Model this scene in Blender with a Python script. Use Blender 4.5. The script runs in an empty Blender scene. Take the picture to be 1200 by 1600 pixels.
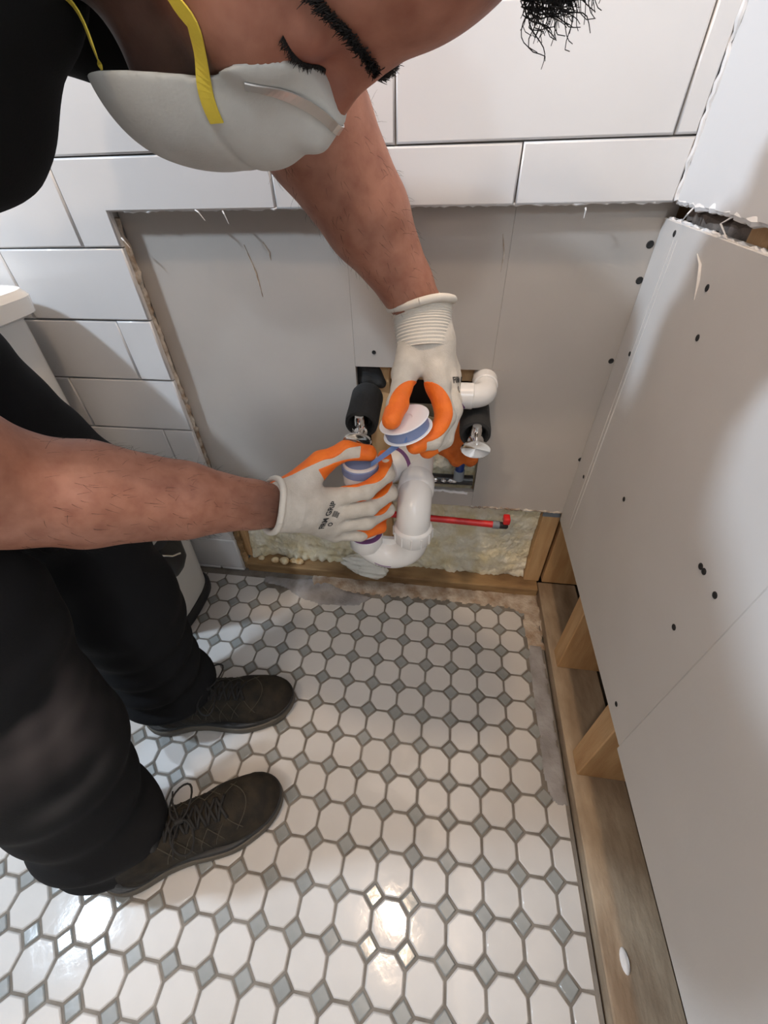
import bpy, bmesh, math, random
import numpy as np
from mathutils import Vector, Matrix

# ------------------------------------------------------------------ camera, world, lights, exposure
scene = bpy.context.scene
COL = scene.collection
CAM = np.array([-0.1944, -0.6593, 0.8380])
ROT = np.array([[0.99004749, -0.07200459, -0.12091863],
                [0.13820609, 0.65955653, 0.73883981],
                [-0.02655282, 0.74819819, -0.66294375]])      # columns: right, up, forward
FPX = 645.7
cam_data = bpy.data.cameras.new('camera')
cam_data.sensor_fit = 'VERTICAL'
cam_data.sensor_height = 36.0
cam_data.lens = FPX / 1600.0 * 36.0
cam_data.clip_start = 0.01
cam = bpy.data.objects.new('camera', cam_data)
COL.objects.link(cam)
m3 = Matrix(((ROT[0, 0], ROT[0, 1], -ROT[0, 2]), (ROT[1, 0], ROT[1, 1], -ROT[1, 2]), (ROT[2, 0], ROT[2, 1], -ROT[2, 2])))
cam.matrix_world = Matrix.Translation(CAM) @ m3.to_4x4()
scene.camera = cam

scene.view_settings.view_transform = 'Standard'
scene.view_settings.look = 'None'
scene.view_settings.exposure = -0.1
scene.view_settings.gamma = 1.0
scene.view_settings.use_curve_mapping = False

world = bpy.data.worlds.new('world')
scene.world = world
world.use_nodes = True
world.node_tree.nodes['Background'].inputs[0].default_value = (0.9, 0.95, 1.0, 1)
world.node_tree.nodes['Background'].inputs[1].default_value = 0.02


def lamp(name, loc, power, colour, radius):
    l = bpy.data.lights.new(name, 'POINT')
    l.energy = power
    l.color = colour
    l.shadow_soft_size = radius
    o = bpy.data.objects.new(name, l)
    o.location = loc
    COL.objects.link(o)
    return o


lamp('warm_ceiling_lamp', (-0.27, -0.46, 2.36), 50.0, (1.0, 0.74, 0.52), 0.05)
lamp('cool_ceiling_lamp', (-1.70, -0.665, 1.90), 130.0, (0.70, 0.84, 1.0), 0.06)
lamp('room_ceiling_lamp', (-0.92, -1.60, 2.28), 34.0, (1.0, 0.78, 0.58), 0.06)
lamp('doorway_lamp', (-0.03, -1.80, 1.80), 20.0, (0.80, 0.90, 1.0), 0.06)


def at(x, y, Y):
    """point on the world plane y = Y behind pixel (x, y) of the 1200x1600 photograph"""
    d = ROT @ np.array([(x - 600) / FPX, (800 - y) / FPX, 1.0])
    return CAM + d * (Y - CAM[1]) / d[1]


# ------------------------------------------------------------------ materials
MATS = {}


def mat(name, col, rough=0.5, metal=0.0, var=None, vscale=12.0, vdetail=4.0, bump=0.0, bscale=60.0, spec=0.5,
        stretch=(1, 1, 1), coat=0.0, ramp=(0.35, 0.65), attr=None, rvar=0.0, bdist=0.002, rand=0.0):
    if name in MATS:
        return MATS[name]
    m = bpy.data.materials.new(name)
    m.use_nodes = True
    nt = m.node_tree
    N, L = nt.nodes, nt.links
    b = N['Principled BSDF']
    b.inputs['Roughness'].default_value = rough
    b.inputs['Metallic'].default_value = metal
    b.inputs['Specular IOR Level'].default_value = spec
    b.inputs['Coat Weight'].default_value = coat
    tc = N.new('ShaderNodeTexCoord')
    mp = N.new('ShaderNodeMapping')
    mp.inputs['Scale'].default_value = stretch
    L.new(tc.outputs['Object'], mp.inputs['Vector'])
    src = None
    c4 = (*col, 1)
    b.inputs['Base Color'].default_value = c4
    if attr:
        a = N.new('ShaderNodeAttribute')
        a.attribute_name = attr
        src = a.outputs['Color']
    if var is not None:
        no = N.new('ShaderNodeTexNoise')
        no.inputs['Scale'].default_value = vscale
        no.inputs['Detail'].default_value = vdetail
        L.new(mp.outputs[0], no.inputs['Vector'])
        cr = N.new('ShaderNodeMapRange')
        cr.inputs['From Min'].default_value = ramp[0]
        cr.inputs['From Max'].default_value = ramp[1]
        L.new(no.outputs['Fac'], cr.inputs['Value'])
        mx = N.new('ShaderNodeMix')
        mx.data_type = 'RGBA'
        L.new(cr.outputs[0], mx.inputs[0])
        if src is not None:
            L.new(src, mx.inputs[6])
            mul = N.new('ShaderNodeMix')
            mul.data_type = 'RGBA'
            mul.blend_type = 'MULTIPLY'
            mul.inputs[0].default_value = 1.0
            L.new(src, mul.inputs[6])
            mul.inputs[7].default_value = (*var, 1)
            L.new(mul.outputs[2], mx.inputs[7])
        else:
            mx.inputs[6].default_value = c4
            mx.inputs[7].default_value = (*var, 1)
        src = mx.outputs[2]
    if rand:
        oi = N.new('ShaderNodeObjectInfo')
        mr = N.new('ShaderNodeMapRange')
        mr.inputs['To Min'].default_value = 1 - rand
        mr.inputs['To Max'].default_value = 1.0
        L.new(oi.outputs['Random'], mr.inputs['Value'])
        mm = N.new('ShaderNodeMix')
        mm.data_type = 'RGBA'
        mm.blend_type = 'MULTIPLY'
        mm.inputs[0].default_value = 1.0
        if src is not None:
            L.new(src, mm.inputs[6])
        else:
            mm.inputs[6].default_value = c4
        L.new(mr.outputs[0], mm.inputs[7])
        src = mm.outputs[2]
    if src is not None:
        L.new(src, b.inputs['Base Color'])
    if bump:
        n2 = N.new('ShaderNodeTexNoise')
        n2.inputs['Scale'].default_value = bscale
        n2.inputs['Detail'].default_value = 5
        L.new(mp.outputs[0], n2.inputs['Vector'])
        bp = N.new('ShaderNodeBump')
        bp.inputs['Strength'].default_value = bump
        bp.inputs['Distance'].default_value = bdist
        L.new(n2.outputs['Fac'], bp.inputs['Height'])
        L.new(bp.outputs[0], b.inputs['Normal'])
    if rvar:
        n3 = N.new('ShaderNodeTexNoise')
        n3.inputs['Scale'].default_value = vscale * 2
        L.new(tc.outputs['Object'], n3.inputs['Vector'])
        mr = N.new('ShaderNodeMapRange')
        mr.inputs['To Min'].default_value = max(0.02, rough - rvar)
        mr.inputs['To Max'].default_value = rough + rvar
        L.new(n3.outputs['Fac'], mr.inputs['Value'])
        L.new(mr.outputs[0], b.inputs['Roughness'])
    MATS[name] = m
    return m


M_TILE = mat('octagon_porcelain', (0.575, 0.555, 0.53), 0.075, var=(0.53, 0.51, 0.485), vscale=9, bump=0.10, bscale=28, rand=0.07, bdist=0.004)
M_DOT = mat('grey_dot_porcelain', (0.30, 0.31, 0.30), 0.13, var=(0.25, 0.26, 0.25), vscale=20, bump=0.10, bscale=28, rand=0.15, bdist=0.004)
M_GROUT = mat('grey_grout', (0.19, 0.17, 0.145), 0.9, var=(0.13, 0.112, 0.092), vscale=40, bump=0.4, bscale=220)
M_WTILE = mat('white_wall_tile', (0.70, 0.69, 0.685), 0.16, var=(0.665, 0.655, 0.65), vscale=5, bump=0.05, bscale=9, bdist=0.004)
M_WGROUT = mat('wall_grout', (0.46, 0.43, 0.40), 0.9)
M_BOARD = mat('grey_drywall_paper', (0.46, 0.42, 0.38), 0.85, var=(0.42, 0.385, 0.35), vscale=6, bump=0.15, bscale=320, bdist=0.0006)
M_WBOARD = mat('white_primed_board', (0.60, 0.58, 0.56), 0.55, var=(0.55, 0.53, 0.51), vscale=4, bump=0.2, bscale=160, bdist=0.0008)
M_PAINT = mat('white_wall_paint', (0.70, 0.69, 0.685), 0.6, bump=0.15, bscale=120, bdist=0.001)
M_ROOM = mat('room_paint', (0.20, 0.19, 0.18), 0.8)
M_CORE = mat('broken_gypsum', (0.62, 0.57, 0.50), 0.95, var=(0.25, 0.17, 0.11), vscale=55, bump=0.9, bscale=160)
M_CORE2 = mat('old_backer', (0.30, 0.24, 0.20), 0.95, var=(0.05, 0.04, 0.035), vscale=40, bump=0.9, bscale=160)
M_WOOD = mat('pine_stud', (0.62, 0.40, 0.20), 0.7, var=(0.50, 0.29, 0.13), vscale=14, stretch=(4, 4, 0.5), bump=0.3, bscale=120)
M_DWOOD = mat('dirty_plate_wood', (0.48, 0.385, 0.275), 0.85, var=(0.22, 0.155, 0.10), vscale=24, stretch=(1, 0.35, 1), bump=0.8, bscale=130, ramp=(0.3, 0.7))
M_DWOODX = mat('dirty_sill_wood', (0.38, 0.24, 0.11), 0.85, var=(0.14, 0.075, 0.03), vscale=26, stretch=(0.35, 1, 1), bump=0.8, bscale=130, ramp=(0.3, 0.7))
M_DIRT = mat('brown_dirt', (0.30, 0.21, 0.14), 0.95, var=(0.52, 0.45, 0.37), vscale=34, bump=1.0, bscale=150, bdist=0.004)
M_THIN = mat('grey_thinset', (0.33, 0.32, 0.32), 0.9, var=(0.22, 0.205, 0.20), vscale=22, bump=0.7, bscale=110, bdist=0.003)
M_FOAM = mat('spray_foam', (0.72, 0.63, 0.40), 0.8, var=(0.84, 0.80, 0.66), vscale=26, bump=1.0, bscale=90, bdist=0.006)
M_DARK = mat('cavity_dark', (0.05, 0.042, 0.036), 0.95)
M_BLACKHOLE = mat('screw_black', (0.012, 0.012, 0.012), 0.6)
M_PVC = mat('white_pvc', (0.80, 0.785, 0.76), 0.24)
M_PRIMER = mat('purple_primer', (0.20, 0.08, 0.22), 0.4)
M_CHROME = mat('chrome', (0.82, 0.81, 0.79), 0.12, metal=1.0)
M_RUBBER = mat('black_foam_insulation', (0.018, 0.018, 0.018), 0.75, bump=0.3, bscale=200)
M_RAG = mat('orange_cloth', (0.72, 0.17, 0.02), 0.7, var=(0.50, 0.10, 0.012), vscale=20)
M_BLUE = mat('blue_pipe', (0.012, 0.035, 0.16), 0.35)
M_GREYP = mat('grey_pipe_joint', (0.20, 0.23, 0.26), 0.45)
M_RED = mat('red_pipe', (0.62, 0.02, 0.02), 0.35)
M_BLACKP = mat('black_plastic', (0.02, 0.02, 0.022), 0.35)
M_FOIL = mat('foil_scrap', (0.75, 0.77, 0.8), 0.2, metal=1.0)
M_BIN = mat('white_bin_plastic', (0.70, 0.69, 0.66), 0.38)
M_CERAM = mat('toilet_ceramic', (0.86, 0.84, 0.80), 0.12)
M_SKIN = mat('skin', (0.5, 0.25, 0.17), 0.5, attr='Col', var=(0.70, 0.58, 0.53), vscale=60, bump=0.25, bscale=260, bdist=0.0008, ramp=(0.35, 0.75))
M_HAIR = mat('dark_hair', (0.012, 0.010, 0.009), 0.7, spec=0.3)
M_MASK = mat('mask_felt', (0.54, 0.535, 0.50), 0.85, var=(0.47, 0.46, 0.425), vscale=30, bump=0.25, bscale=500, bdist=0.0006)
M_STRAP = mat('yellow_elastic', (0.66, 0.50, 0.05), 0.7, bump=0.4, bscale=600, bdist=0.0006)
M_CLIP = mat('aluminium_clip', (0.75, 0.74, 0.72), 0.3, metal=0.9)
M_SHIRT = mat('black_cotton', (0.005, 0.005, 0.005), 0.95, bump=0.3, bscale=500, bdist=0.0006, spec=0.2)
M_TROUS = mat('black_work_trousers', (0.010, 0.010, 0.011), 0.9, attr='Col', bump=0.3, bscale=420, bdist=0.0008, spec=0.25)
M_KNIT = mat('grey_knit', (0.62, 0.57, 0.50), 0.9, var=(0.54, 0.49, 0.42), vscale=60, bump=0.6, bscale=700, bdist=0.0008)
M_CUFF = mat('cream_rib_knit', (0.70, 0.65, 0.57), 0.9, bump=0.5, bscale=700, bdist=0.0008)
M_ORANGE = mat('orange_latex', (0.90, 0.19, 0.012), 0.6, var=(0.82, 0.15, 0.010), vscale=60, bump=0.5, bscale=400, bdist=0.001)
M_PRINT = mat('black_print', (0.03, 0.03, 0.03), 0.8)
M_SHOE = mat('dark_olive_nubuck', (0.030, 0.024, 0.016), 0.85, spec=0.25, var=(0.014, 0.012, 0.010), vscale=50, bump=0.5, bscale=400, bdist=0.001)
M_SHOE2 = mat('black_shoe_rubber', (0.014, 0.014, 0.014), 0.55, bump=0.2, bscale=300)
M_MIDSOLE = mat('grey_midsole', (0.10, 0.085, 0.065), 0.7)
M_LACE = mat('black_lace', (0.012, 0.011, 0.010), 0.8)
M_STITCH = mat('olive_stitch', (0.055, 0.047, 0.032), 0.8)
M_TAPEW = mat('white_spool_plastic', (0.86, 0.86, 0.88), 0.3)
M_TAPEB = mat('blue_thread_tape', (0.16, 0.32, 0.70), 0.5)
M_TAPEBD = mat('wound_blue_tape', (0.20, 0.25, 0.42), 0.6)
M_EYE = mat('eye_white', (0.7, 0.66, 0.6), 0.15)

# ------------------------------------------------------------------ object helpers


def link(name, me, material=None, parent=None, smooth=False):
    o = bpy.data.objects.new(name, me)
    COL.objects.link(o)
    if parent is not None:
        o.parent = parent
    if material is not None and len(me.materials) == 0:
        me.materials.append(material)
    if smooth:
        me.polygons.foreach_set('use_smooth', [True] * len(me.polygons))
    return o


def mesh(name, verts, faces, material=None, parent=None, smooth=False):
    me = bpy.data.meshes.new(name)
    me.from_pydata([tuple(map(float, v)) for v in verts], [], [tuple(int(i) for i in f) for f in faces])
    me.update()
    return link(name, me, material, parent, smooth)


def empty(name, loc=(0, 0, 0)):
    o = bpy.data.objects.new(name, None)
    o.location = loc
    o.empty_display_size = 0.05
    COL.objects.link(o)
    return o


def thing(name, label, cat, group=None):
    o = empty(name)
    tag(o, label, cat, group)
    return o


def tag(o, label=None, cat=None, group=None, kind=None):
    if label:
        o['label'] = label
    if cat:
        o['category'] = cat
    if group:
        o['group'] = group
    if kind:
        o['kind'] = kind
    return o


def box(name, lo, hi, material, parent=None, bevel=0.0, seg=1):
    bm = bmesh.new()
    bmesh.ops.create_cube(bm, size=1.0)
    lo, hi = np.array(lo, float), np.array(hi, float)
    for v in bm.verts:
        v.co = Vector((lo + hi) / 2 + np.array(v.co) * (hi - lo))
    if bevel:
        bmesh.ops.bevel(bm, geom=list(bm.edges), offset=bevel, segments=seg, affect='EDGES', profile=0.5)
    me = bpy.data.meshes.new(name)
    bm.to_mesh(me)
    bm.free()
    return link(name, me, material, parent)


def frames(pts):
    pts = np.asarray(pts, float)
    T = np.gradient(pts, axis=0)
    T /= np.linalg.norm(T, axis=1)[:, None] + 1e-12
    ref = np.array([0, 0, 1.0]) if abs(T[0][2]) < 0.9 else np.array([1.0, 0, 0])
    n = np.cross(T[0], ref)
    n /= np.linalg.norm(n)
    Ns, Bs = [], []
    for t in T:
        n = n - t * (n @ t)
        n /= np.linalg.norm(n) + 1e-12
        Ns.append(n)
        Bs.append(np.cross(t, n))
    return pts, T, np.array(Ns), np.array(Bs)


def tube_data(pts, radii, seg=16, caps=True, flat=1.0):
    pts, T, Nn, Bn = frames(pts)
    radii = np.broadcast_to(np.asarray(radii, float), (len(pts),))
    a = np.linspace(0, 2 * math.pi, seg, endpoint=False)
    V = (pts[:, None, :] + radii[:, None, None] * (np.cos(a)[None, :, None] * Nn[:, None, :] + flat * np.sin(a)[None, :, None] * Bn[:, None, :]))
    V = V.reshape(-1, 3)
    F = []
    for i in range(len(pts) - 1):
        for j in range(seg):
            k = (j + 1) % seg
            F.append((i * seg + j, i * seg + k, (i + 1) * seg + k, (i + 1) * seg + j))
    if caps:
        F.append(tuple(range(seg - 1, -1, -1)))
        F.append(tuple(range((len(pts) - 1) * seg, len(pts) * seg)))
    return V, F


def tube(name, pts, radii, material, parent=None, seg=16, caps=True, flat=1.0, smooth=True):
    V, F = tube_data(pts, radii, seg, caps, flat)
    o = mesh(name, V, F, material, parent, smooth)
    sharp(o)
    return o


def sharp(o, ang=40):
    o.data.set_sharp_from_angle(angle=math.radians(ang))


def joined_tubes(name, list_of, material, parent=None, seg=4):
    V, F, n = [], [], 0
    for pts, r in list_of:
        v, f = tube_data(pts, r, seg, True)
        V.append(v)
        F += [tuple(i + n for i in q) for q in f]
        n += len(v)
    return mesh(name, np.concatenate(V), F, material, parent, True)


def lathe(name, profile, origin, axis, material, parent=None, seg=32, sx=1.0, sy=1.0):
    """profile: (radius, distance along axis) pairs"""
    ax = Vector(axis).normalized()
    q = Vector((0, 0, 1)).rotation_difference(ax).to_matrix()
    V, F = [], []
    for r, h in profile:
        for j in range(seg):
            t = 2 * math.pi * j / seg
            V.append(Vector(origin) + q @ Vector((r * sx * math.cos(t), r * sy * math.sin(t), h)))
    n = len(profile)
    for i in range(n - 1):
        for j in range(seg):
            k = (j + 1) % seg
            F.append((i * seg + j, i * seg + k, (i + 1) * seg + k, (i + 1) * seg + j))
    if profile[0][0] > 1e-5:
        F.append(tuple(range(seg - 1, -1, -1)))
    if profile[-1][0] > 1e-5:
        F.append(tuple(range((n - 1) * seg, n * seg)))
    o = mesh(name, V, F, material, parent, True)
    sharp(o)
    return o


def inset(poly, d):
    n = len(poly)
    out = []
    for i in range(n):
        p0, p1, p2 = np.array(poly[i - 1]), np.array(poly[i]), np.array(poly[(i + 1) % n])
        e1, e2 = p1 - p0, p2 - p1
        e1, e2 = e1 / np.linalg.norm(e1), e2 / np.linalg.norm(e2)
        n1, n2 = np.array([-e1[1], e1[0]]), np.array([-e2[1], e2[0]])
        b = n1 + n2
        den = 1 + n1 @ n2
        out.append(p1 + b * d / max(den, 0.2))
    return out


def clip(poly, axis, lim, keep):
    """keep = -1: coordinate <= lim, +1: coordinate >= lim"""
    out = []
    n = len(poly)
    for i in range(n):
        a, b = np.array(poly[i], float), np.array(poly[(i + 1) % n], float)
        ia, ib = (a[axis] - lim) * keep >= 0, (b[axis] - lim) * keep >= 0
        if ia:
            out.append(a)
        if ia != ib:
            t = (lim - a[axis]) / (b[axis] - a[axis])
            out.append(a + (b - a) * t)
    res = []
    for p in out:
        if not res or np.linalg.norm(p - res[-1]) > 1e-5:
            res.append(p)
    if len(res) > 1 and np.linalg.norm(res[0] - res[-1]) < 1e-5:
        res.pop()
    return res


def poly_tile(name, poly, th, bev, material):
    n = len(poly)
    ins = inset(poly, bev)
    V = [(p[0], p[1], -th) for p in poly] + [(p[0], p[1], -bev) for p in poly] + [(p[0], p[1], 0) for p in ins]
    F, sm = [], []
    for r in range(2):
        for i in range(n):
            j = (i + 1) % n
            F.append((r * n + i, r * n + j, (r + 1) * n + j, (r + 1) * n + i))
            sm.append(r == 1)
    F.append(tuple(range(2 * n, 3 * n)))
    sm.append(False)
    me = bpy.data.meshes.new(name)
    me.from_pydata([tuple(map(float, v)) for v in V], [], F)
    me.polygons.foreach_set('use_smooth', sm)
    me.materials.append(material)
    me.update()
    return me


# ------------------------------------------------------------------ signed-distance meshing (for cloth, skin, gloves, shoes)
def sdf_mesh(name, fn, lo, hi, h, material=None, parent=None, B=8, slack=1.5):
    lo, hi = np.array(lo, float), np.array(hi, float)
    nb = np.ceil((hi - lo) / (h * B)).astype(int)
    gi = np.stack(np.meshgrid(*[np.arange(k) for k in nb], indexing='ij'), -1).reshape(-1, 3)
    cen = lo + (gi + 0.5) * B * h
    dc = fn(cen)
    gi = gi[np.abs(dc) < B * h * 0.87 * slack]
    off = np.stack(np.meshgrid(*[np.arange(B + 1)] * 3, indexing='ij'), -1).reshape(-1, 3)
    dims = nb * B + 4
    cid_all, vert_all, edge_all = [], [], []
    corners = np.array([[i, j, k] for i in (0, 1) for j in (0, 1) for k in (0, 1)])
    edges = [(a, b) for a in range(8) for b in range(a + 1, 8) if np.abs(corners[a] - corners[b]).sum() == 1]
    CH = 300
    for s in range(0, len(gi), CH):
        g = gi[s:s + CH]
        idx = (g[:, None, :] * B + off[None])
        P = lo + idx.reshape(-1, 3) * h
        D = fn(P).reshape(len(g), B + 1, B + 1, B + 1)
        c8 = np.stack([D[:, i:i + B, j:j + B, k:k + B] for i, j, k in corners], -1)
        neg = c8 < 0
        act = neg.any(-1) & ~neg.all(-1)
        bi, ci, cj, ck = np.nonzero(act)
        if len(bi) == 0:
            continue
        v = c8[bi, ci, cj, ck]
        cell = g[bi] * B + np.stack([ci, cj, ck], 1)
        acc = np.zeros((len(bi), 3))
        cnt = np.zeros(len(bi))
        for a, b in edges:
            x = (v[:, a] < 0) != (v[:, b] < 0)
            t = np.where(x, v[:, a] / np.where(x, v[:, a] - v[:, b], 1), 0)
            acc += np.where(x[:, None], corners[a] + t[:, None] * (corners[b] - corners[a]), 0)
            cnt += x
        vert_all.append(lo + (cell + acc / cnt[:, None]) * h)
        cid_all.append(cell)
        edge_all.append(np.stack([v[:, 0], v[:, 4], v[:, 2], v[:, 1]], 1))
    cell = np.concatenate(cid_all)
    V = np.concatenate(vert_all)
    E = np.concatenate(edge_all)
    key = (cell[:, 0] * dims[1] + cell[:, 1]) * dims[2] + cell[:, 2]
    order = np.argsort(key)
    key, cell, V, E = key[order], cell[order], V[order], E[order]

    def find(c):
        k = (c[:, 0] * dims[1] + c[:, 1]) * dims[2] + c[:, 2]
        p = np.clip(np.searchsorted(key, k), 0, len(key) - 1)
        return p, key[p] == k
    quads = []
    for ax in range(3):
        b, c = (ax + 1) % 3, (ax + 2) % 3
        s0, s1 = E[:, 0] < 0, E[:, ax + 1] < 0
        sel = np.nonzero(s0 != s1)[0]
        eb, ec = np.eye(3, dtype=int)[b], np.eye(3, dtype=int)[c]
        p1, k1 = find(cell[sel] - eb)
        p2, k2 = find(cell[sel] - eb - ec)
        p3, k3 = find(cell[sel] - ec)
        ok = k1 & k2 & k3
        q = np.stack([sel, p1, p2, p3], 1)[ok]
        flip = ~s0[sel][ok]
        q[flip] = q[flip][:, ::-1]
        quads.append(q)
    Q = np.concatenate(quads)
    me = bpy.data.meshes.new(name)
    me.vertices.add(len(V))
    me.vertices.foreach_set('co', V.astype(np.float32).ravel())
    me.loops.add(len(Q) * 4)
    me.loops.foreach_set('vertex_index', Q.astype(np.int32).ravel())
    me.polygons.add(len(Q))
    me.polygons.foreach_set('loop_start', np.arange(0, len(Q) * 4, 4, dtype=np.int32))
    me.polygons.foreach_set('use_smooth', np.ones(len(Q), bool))
    me.update(calc_edges=True)
    me.validate()
    return link(name, me, material, parent)


def rcone(p, a, b, ra, rb):
    a, b = np.asarray(a, float), np.asarray(b, float)
    ab = b - a
    t = np.clip((p - a) @ ab / (ab @ ab), 0, 1)
    return np.linalg.norm(p - a - t[:, None] * ab, axis=1) - (ra + (rb - ra) * t)


def ell(p, c, r):
    q = p - np.asarray(c, float)
    r = np.asarray(r, float)
    k0 = np.linalg.norm(q / r, axis=1)
    k1 = np.linalg.norm(q / (r * r), axis=1)
    return k0 * (k0 - 1) / np.maximum(k1, 1e-9)


def smin(a, b, k):
    h = np.clip(0.5 + 0.5 * (b - a) / k, 0, 1)
    return b + (a - b) * h - k * h * (1 - h)


def smax(a, b, k):
    return -smin(-a, -b, k)


def chain(p, pts, radii, k=0.004):
    d = None
    for i in range(len(pts) - 1):
        e = rcone(p, pts[i], pts[i + 1], radii[i], radii[i + 1])
        d = e if d is None else smin(d, e, k)
    return d


def noise3(p, f, seed=0):
    """cheap smooth noise from a few sines, about -1..1"""
    r = np.random.RandomState(seed)
    s = 0
    for i in range(4):
        k = r.normal(size=3)
        k *= f / np.linalg.norm(k)
        s = s + np.sin(p @ k + r.uniform(0, 6.28))
    return s / 3.0


def colour_attr(o, cols):
    me = o.data
    a = me.color_attributes.new('Col', 'FLOAT_COLOR', 'POINT')
    c4 = np.ones((len(me.vertices), 4), np.float32)
    c4[:, :3] = cols
    a.data.foreach_set('color', c4.ravel())


def verts_of(o):
    v = np.empty(len(o.data.vertices) * 3, np.float32)
    o.data.vertices.foreach_get('co', v)
    return v.reshape(-1, 3).astype(float)


def march(fn, P, d, gap=0.0, n=40):
    """slide points along direction d until they lie gap above the surface"""
    P = P.copy()
    d = np.asarray(d, float) / np.linalg.norm(d)
    P0 = P.copy()
    for _ in range(n):
        P += np.clip(fn(P) - gap, -0.01, 0.02)[:, None] * d * 0.8
    far = np.linalg.norm(P - P0, axis=1) > 0.20
    P[far] = P0[far]
    return P


# ------------------------------------------------------------------ floor
PITCH, GAP = 0.0539, 0.0032
ROW0 = -0.0706
W = PITCH - GAP
FLOOR_R = 0.060                         # right edge of the tiled floor

floor = box('floor', (-2.3, -2.6, -0.03), (0.066, 0.03, -0.0022), M_GROUT)
tag(floor, kind='structure')
tag(floor, 'white octagon and grey dot mosaic floor with worn grout')
a_, c_ = W / 2, W * 0.2929
OCT = [(a_, -a_ + c_), (a_, a_ - c_), (a_ - c_, a_), (-a_ + c_, a_), (-a_, a_ - c_), (-a_, -a_ + c_), (-a_ + c_, -a_), (a_ - c_, -a_)]
dd = (PITCH - (W - c_)) / math.sqrt(2) - GAP
DOT = [(dd * 1.414, 0), (0, dd * 1.414), (-dd * 1.414, 0), (0, -dd * 1.414)]
ME_OCT = poly_tile('octagon_tile', OCT, 0.006, 0.0022, M_TILE)
ME_DOT = poly_tile('dot_tile', DOT, 0.006, 0.0018, M_DOT)
rng = random.Random(4)


def place_tile(name, me, x, y):
    o = bpy.data.objects.new(name, me)
    COL.objects.link(o)
    o.parent = floor
    o.location = (x, y, rng.uniform(-0.0003, 0.0002))
    o.rotation_euler = (rng.gauss(0, 0.006), rng.gauss(0, 0.006), rng.gauss(0, 0.008))
    return o


def cut_tile(name, poly, x, y, material):
    q = [np.array(p) + (x, y) for p in poly]
    q = clip(q, 0, FLOOR_R, -1)
    if len(q) >= 3:
        q = clip(q, 1, -0.016, -1)
    if len(q) < 3:
        return
    xs = np.array(q)
    if np.ptp(xs[:, 0]) < 0.008 or np.ptp(xs[:, 1]) < 0.008:
        return
    me = poly_tile(name, [p - (x, y) for p in q], 0.006, 0.0016, material)
    place_tile(name, me, x, y)


rest_V, rest_F, rest_mi = [], [], []


def rest_tile(poly, x, y, mi):
    n = len(poly)
    b = len(rest_V)
    ins = inset(poly, 0.0022)
    for p in poly:
        rest_V.append((p[0] + x, p[1] + y, -0.0022))
    for p in ins:
        rest_V.append((p[0] + x, p[1] + y, 0))
    for i in range(n):
        j = (i + 1) % n
        rest_F.append((b + i, b + j, b + n + j, b + n + i))
        rest_mi.append(mi)
    rest_F.append(tuple(range(b + n, b + 2 * n)))
    rest_mi.append(mi)


for i in range(-40, 3):
    for j in range(-1, 46):
        x, y = i * PITCH, ROW0 - j * PITCH
        near = (-19 <= i) and j <= 13
        if j >= 0:
            if i <= 0:
                if near:
                    place_tile('octagon_tile', ME_OCT, x, y)
                else:
                    rest_tile(OCT, x, y, 0)
            elif i == 1 and y < -0.40:
                cut_tile('octagon_tile', OCT, x, y, M_TILE)
        elif j == -1 and i <= -12 and near:
            cut_tile('octagon_tile', OCT, x, y, M_TILE)
        # dot at the right / wall-side corner of the octagon
        xd, yd = x + PITCH / 2, y + PITCH / 2
        if i <= 0 and j >= 0:
            if j == 0 and -11 <= i <= -7:
                continue                      # lost under the smeared mortar
            if near:
                place_tile('dot_tile', ME_DOT, xd, yd)
            else:
                rest_tile(DOT, xd, yd, 1)
o = mesh('tile_field', rest_V, rest_F, None, floor)
o.data.materials.append(M_TILE)
o.data.materials.append(M_DOT)
o.data.polygons.foreach_set('material_index', rest_mi)
o['kind'] = 'stuff'


def patch(name, poly, z0, amp, material, parent, n=60, seed=0, edge=0.01):
    """lumpy smear with an irregular outline lying on the floor"""
    poly = np.array(poly, float)
    lo, hi = poly.min(0), poly.max(0)
    step = max(hi - lo) / n
    nx, ny = int((hi[0] - lo[0]) / step) + 2, int((hi[1] - lo[1]) / step) + 2
    X, Y = np.meshgrid(lo[0] + np.arange(nx) * step, lo[1] + np.arange(ny) * step, indexing='ij')
    P = np.stack([X.ravel(), Y.ravel(), 0 * X.ravel()], 1)
    # signed distance to polygon
    d = np.full(len(P), 1e9)
    inside = np.zeros(len(P), bool)
    for k in range(len(poly)):
        p, q = poly[k], poly[(k + 1) % len(poly)]
        e = q - p
        t = np.clip(((P[:, :2] - p) @ e) / (e @ e), 0, 1)
        d = np.minimum(d, np.linalg.norm(P[:, :2] - p - t[:, None] * e, axis=1))
        c = ((p[1] > P[:, 1]) != (q[1] > P[:, 1])) & (P[:, 0] < (q[0] - p[0]) * (P[:, 1] - p[1]) / (q[1] - p[1] + 1e-12) + p[0])
        inside ^= c
    d = np.where(inside, d, -d) + 0.35 * edge * noise3(P, 260, seed)
    z = z0 + amp * (0.6 + 0.4 * noise3(P, 150, seed + 1) + 0.2 * noise3(P, 420, seed + 2)) * np.clip(d / edge, -1, 1) ** 1
    z = np.where(d < 0, -0.006, np.maximum(z, 0.0004))
    P[:, 2] = z
    F = []
    keep = (d > -step * 1.5).reshape(nx, ny)
    for i in range(nx - 1):
        for j in range(ny - 1):
            if keep[i, j] and keep[i + 1, j] and keep[i, j + 1] and keep[i + 1, j + 1]:
                F.append((i * ny + j, (i + 1) * ny + j, (i + 1) * ny + j + 1, i * ny + j + 1))
    return mesh(name, P, F, material, parent, True)


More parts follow.
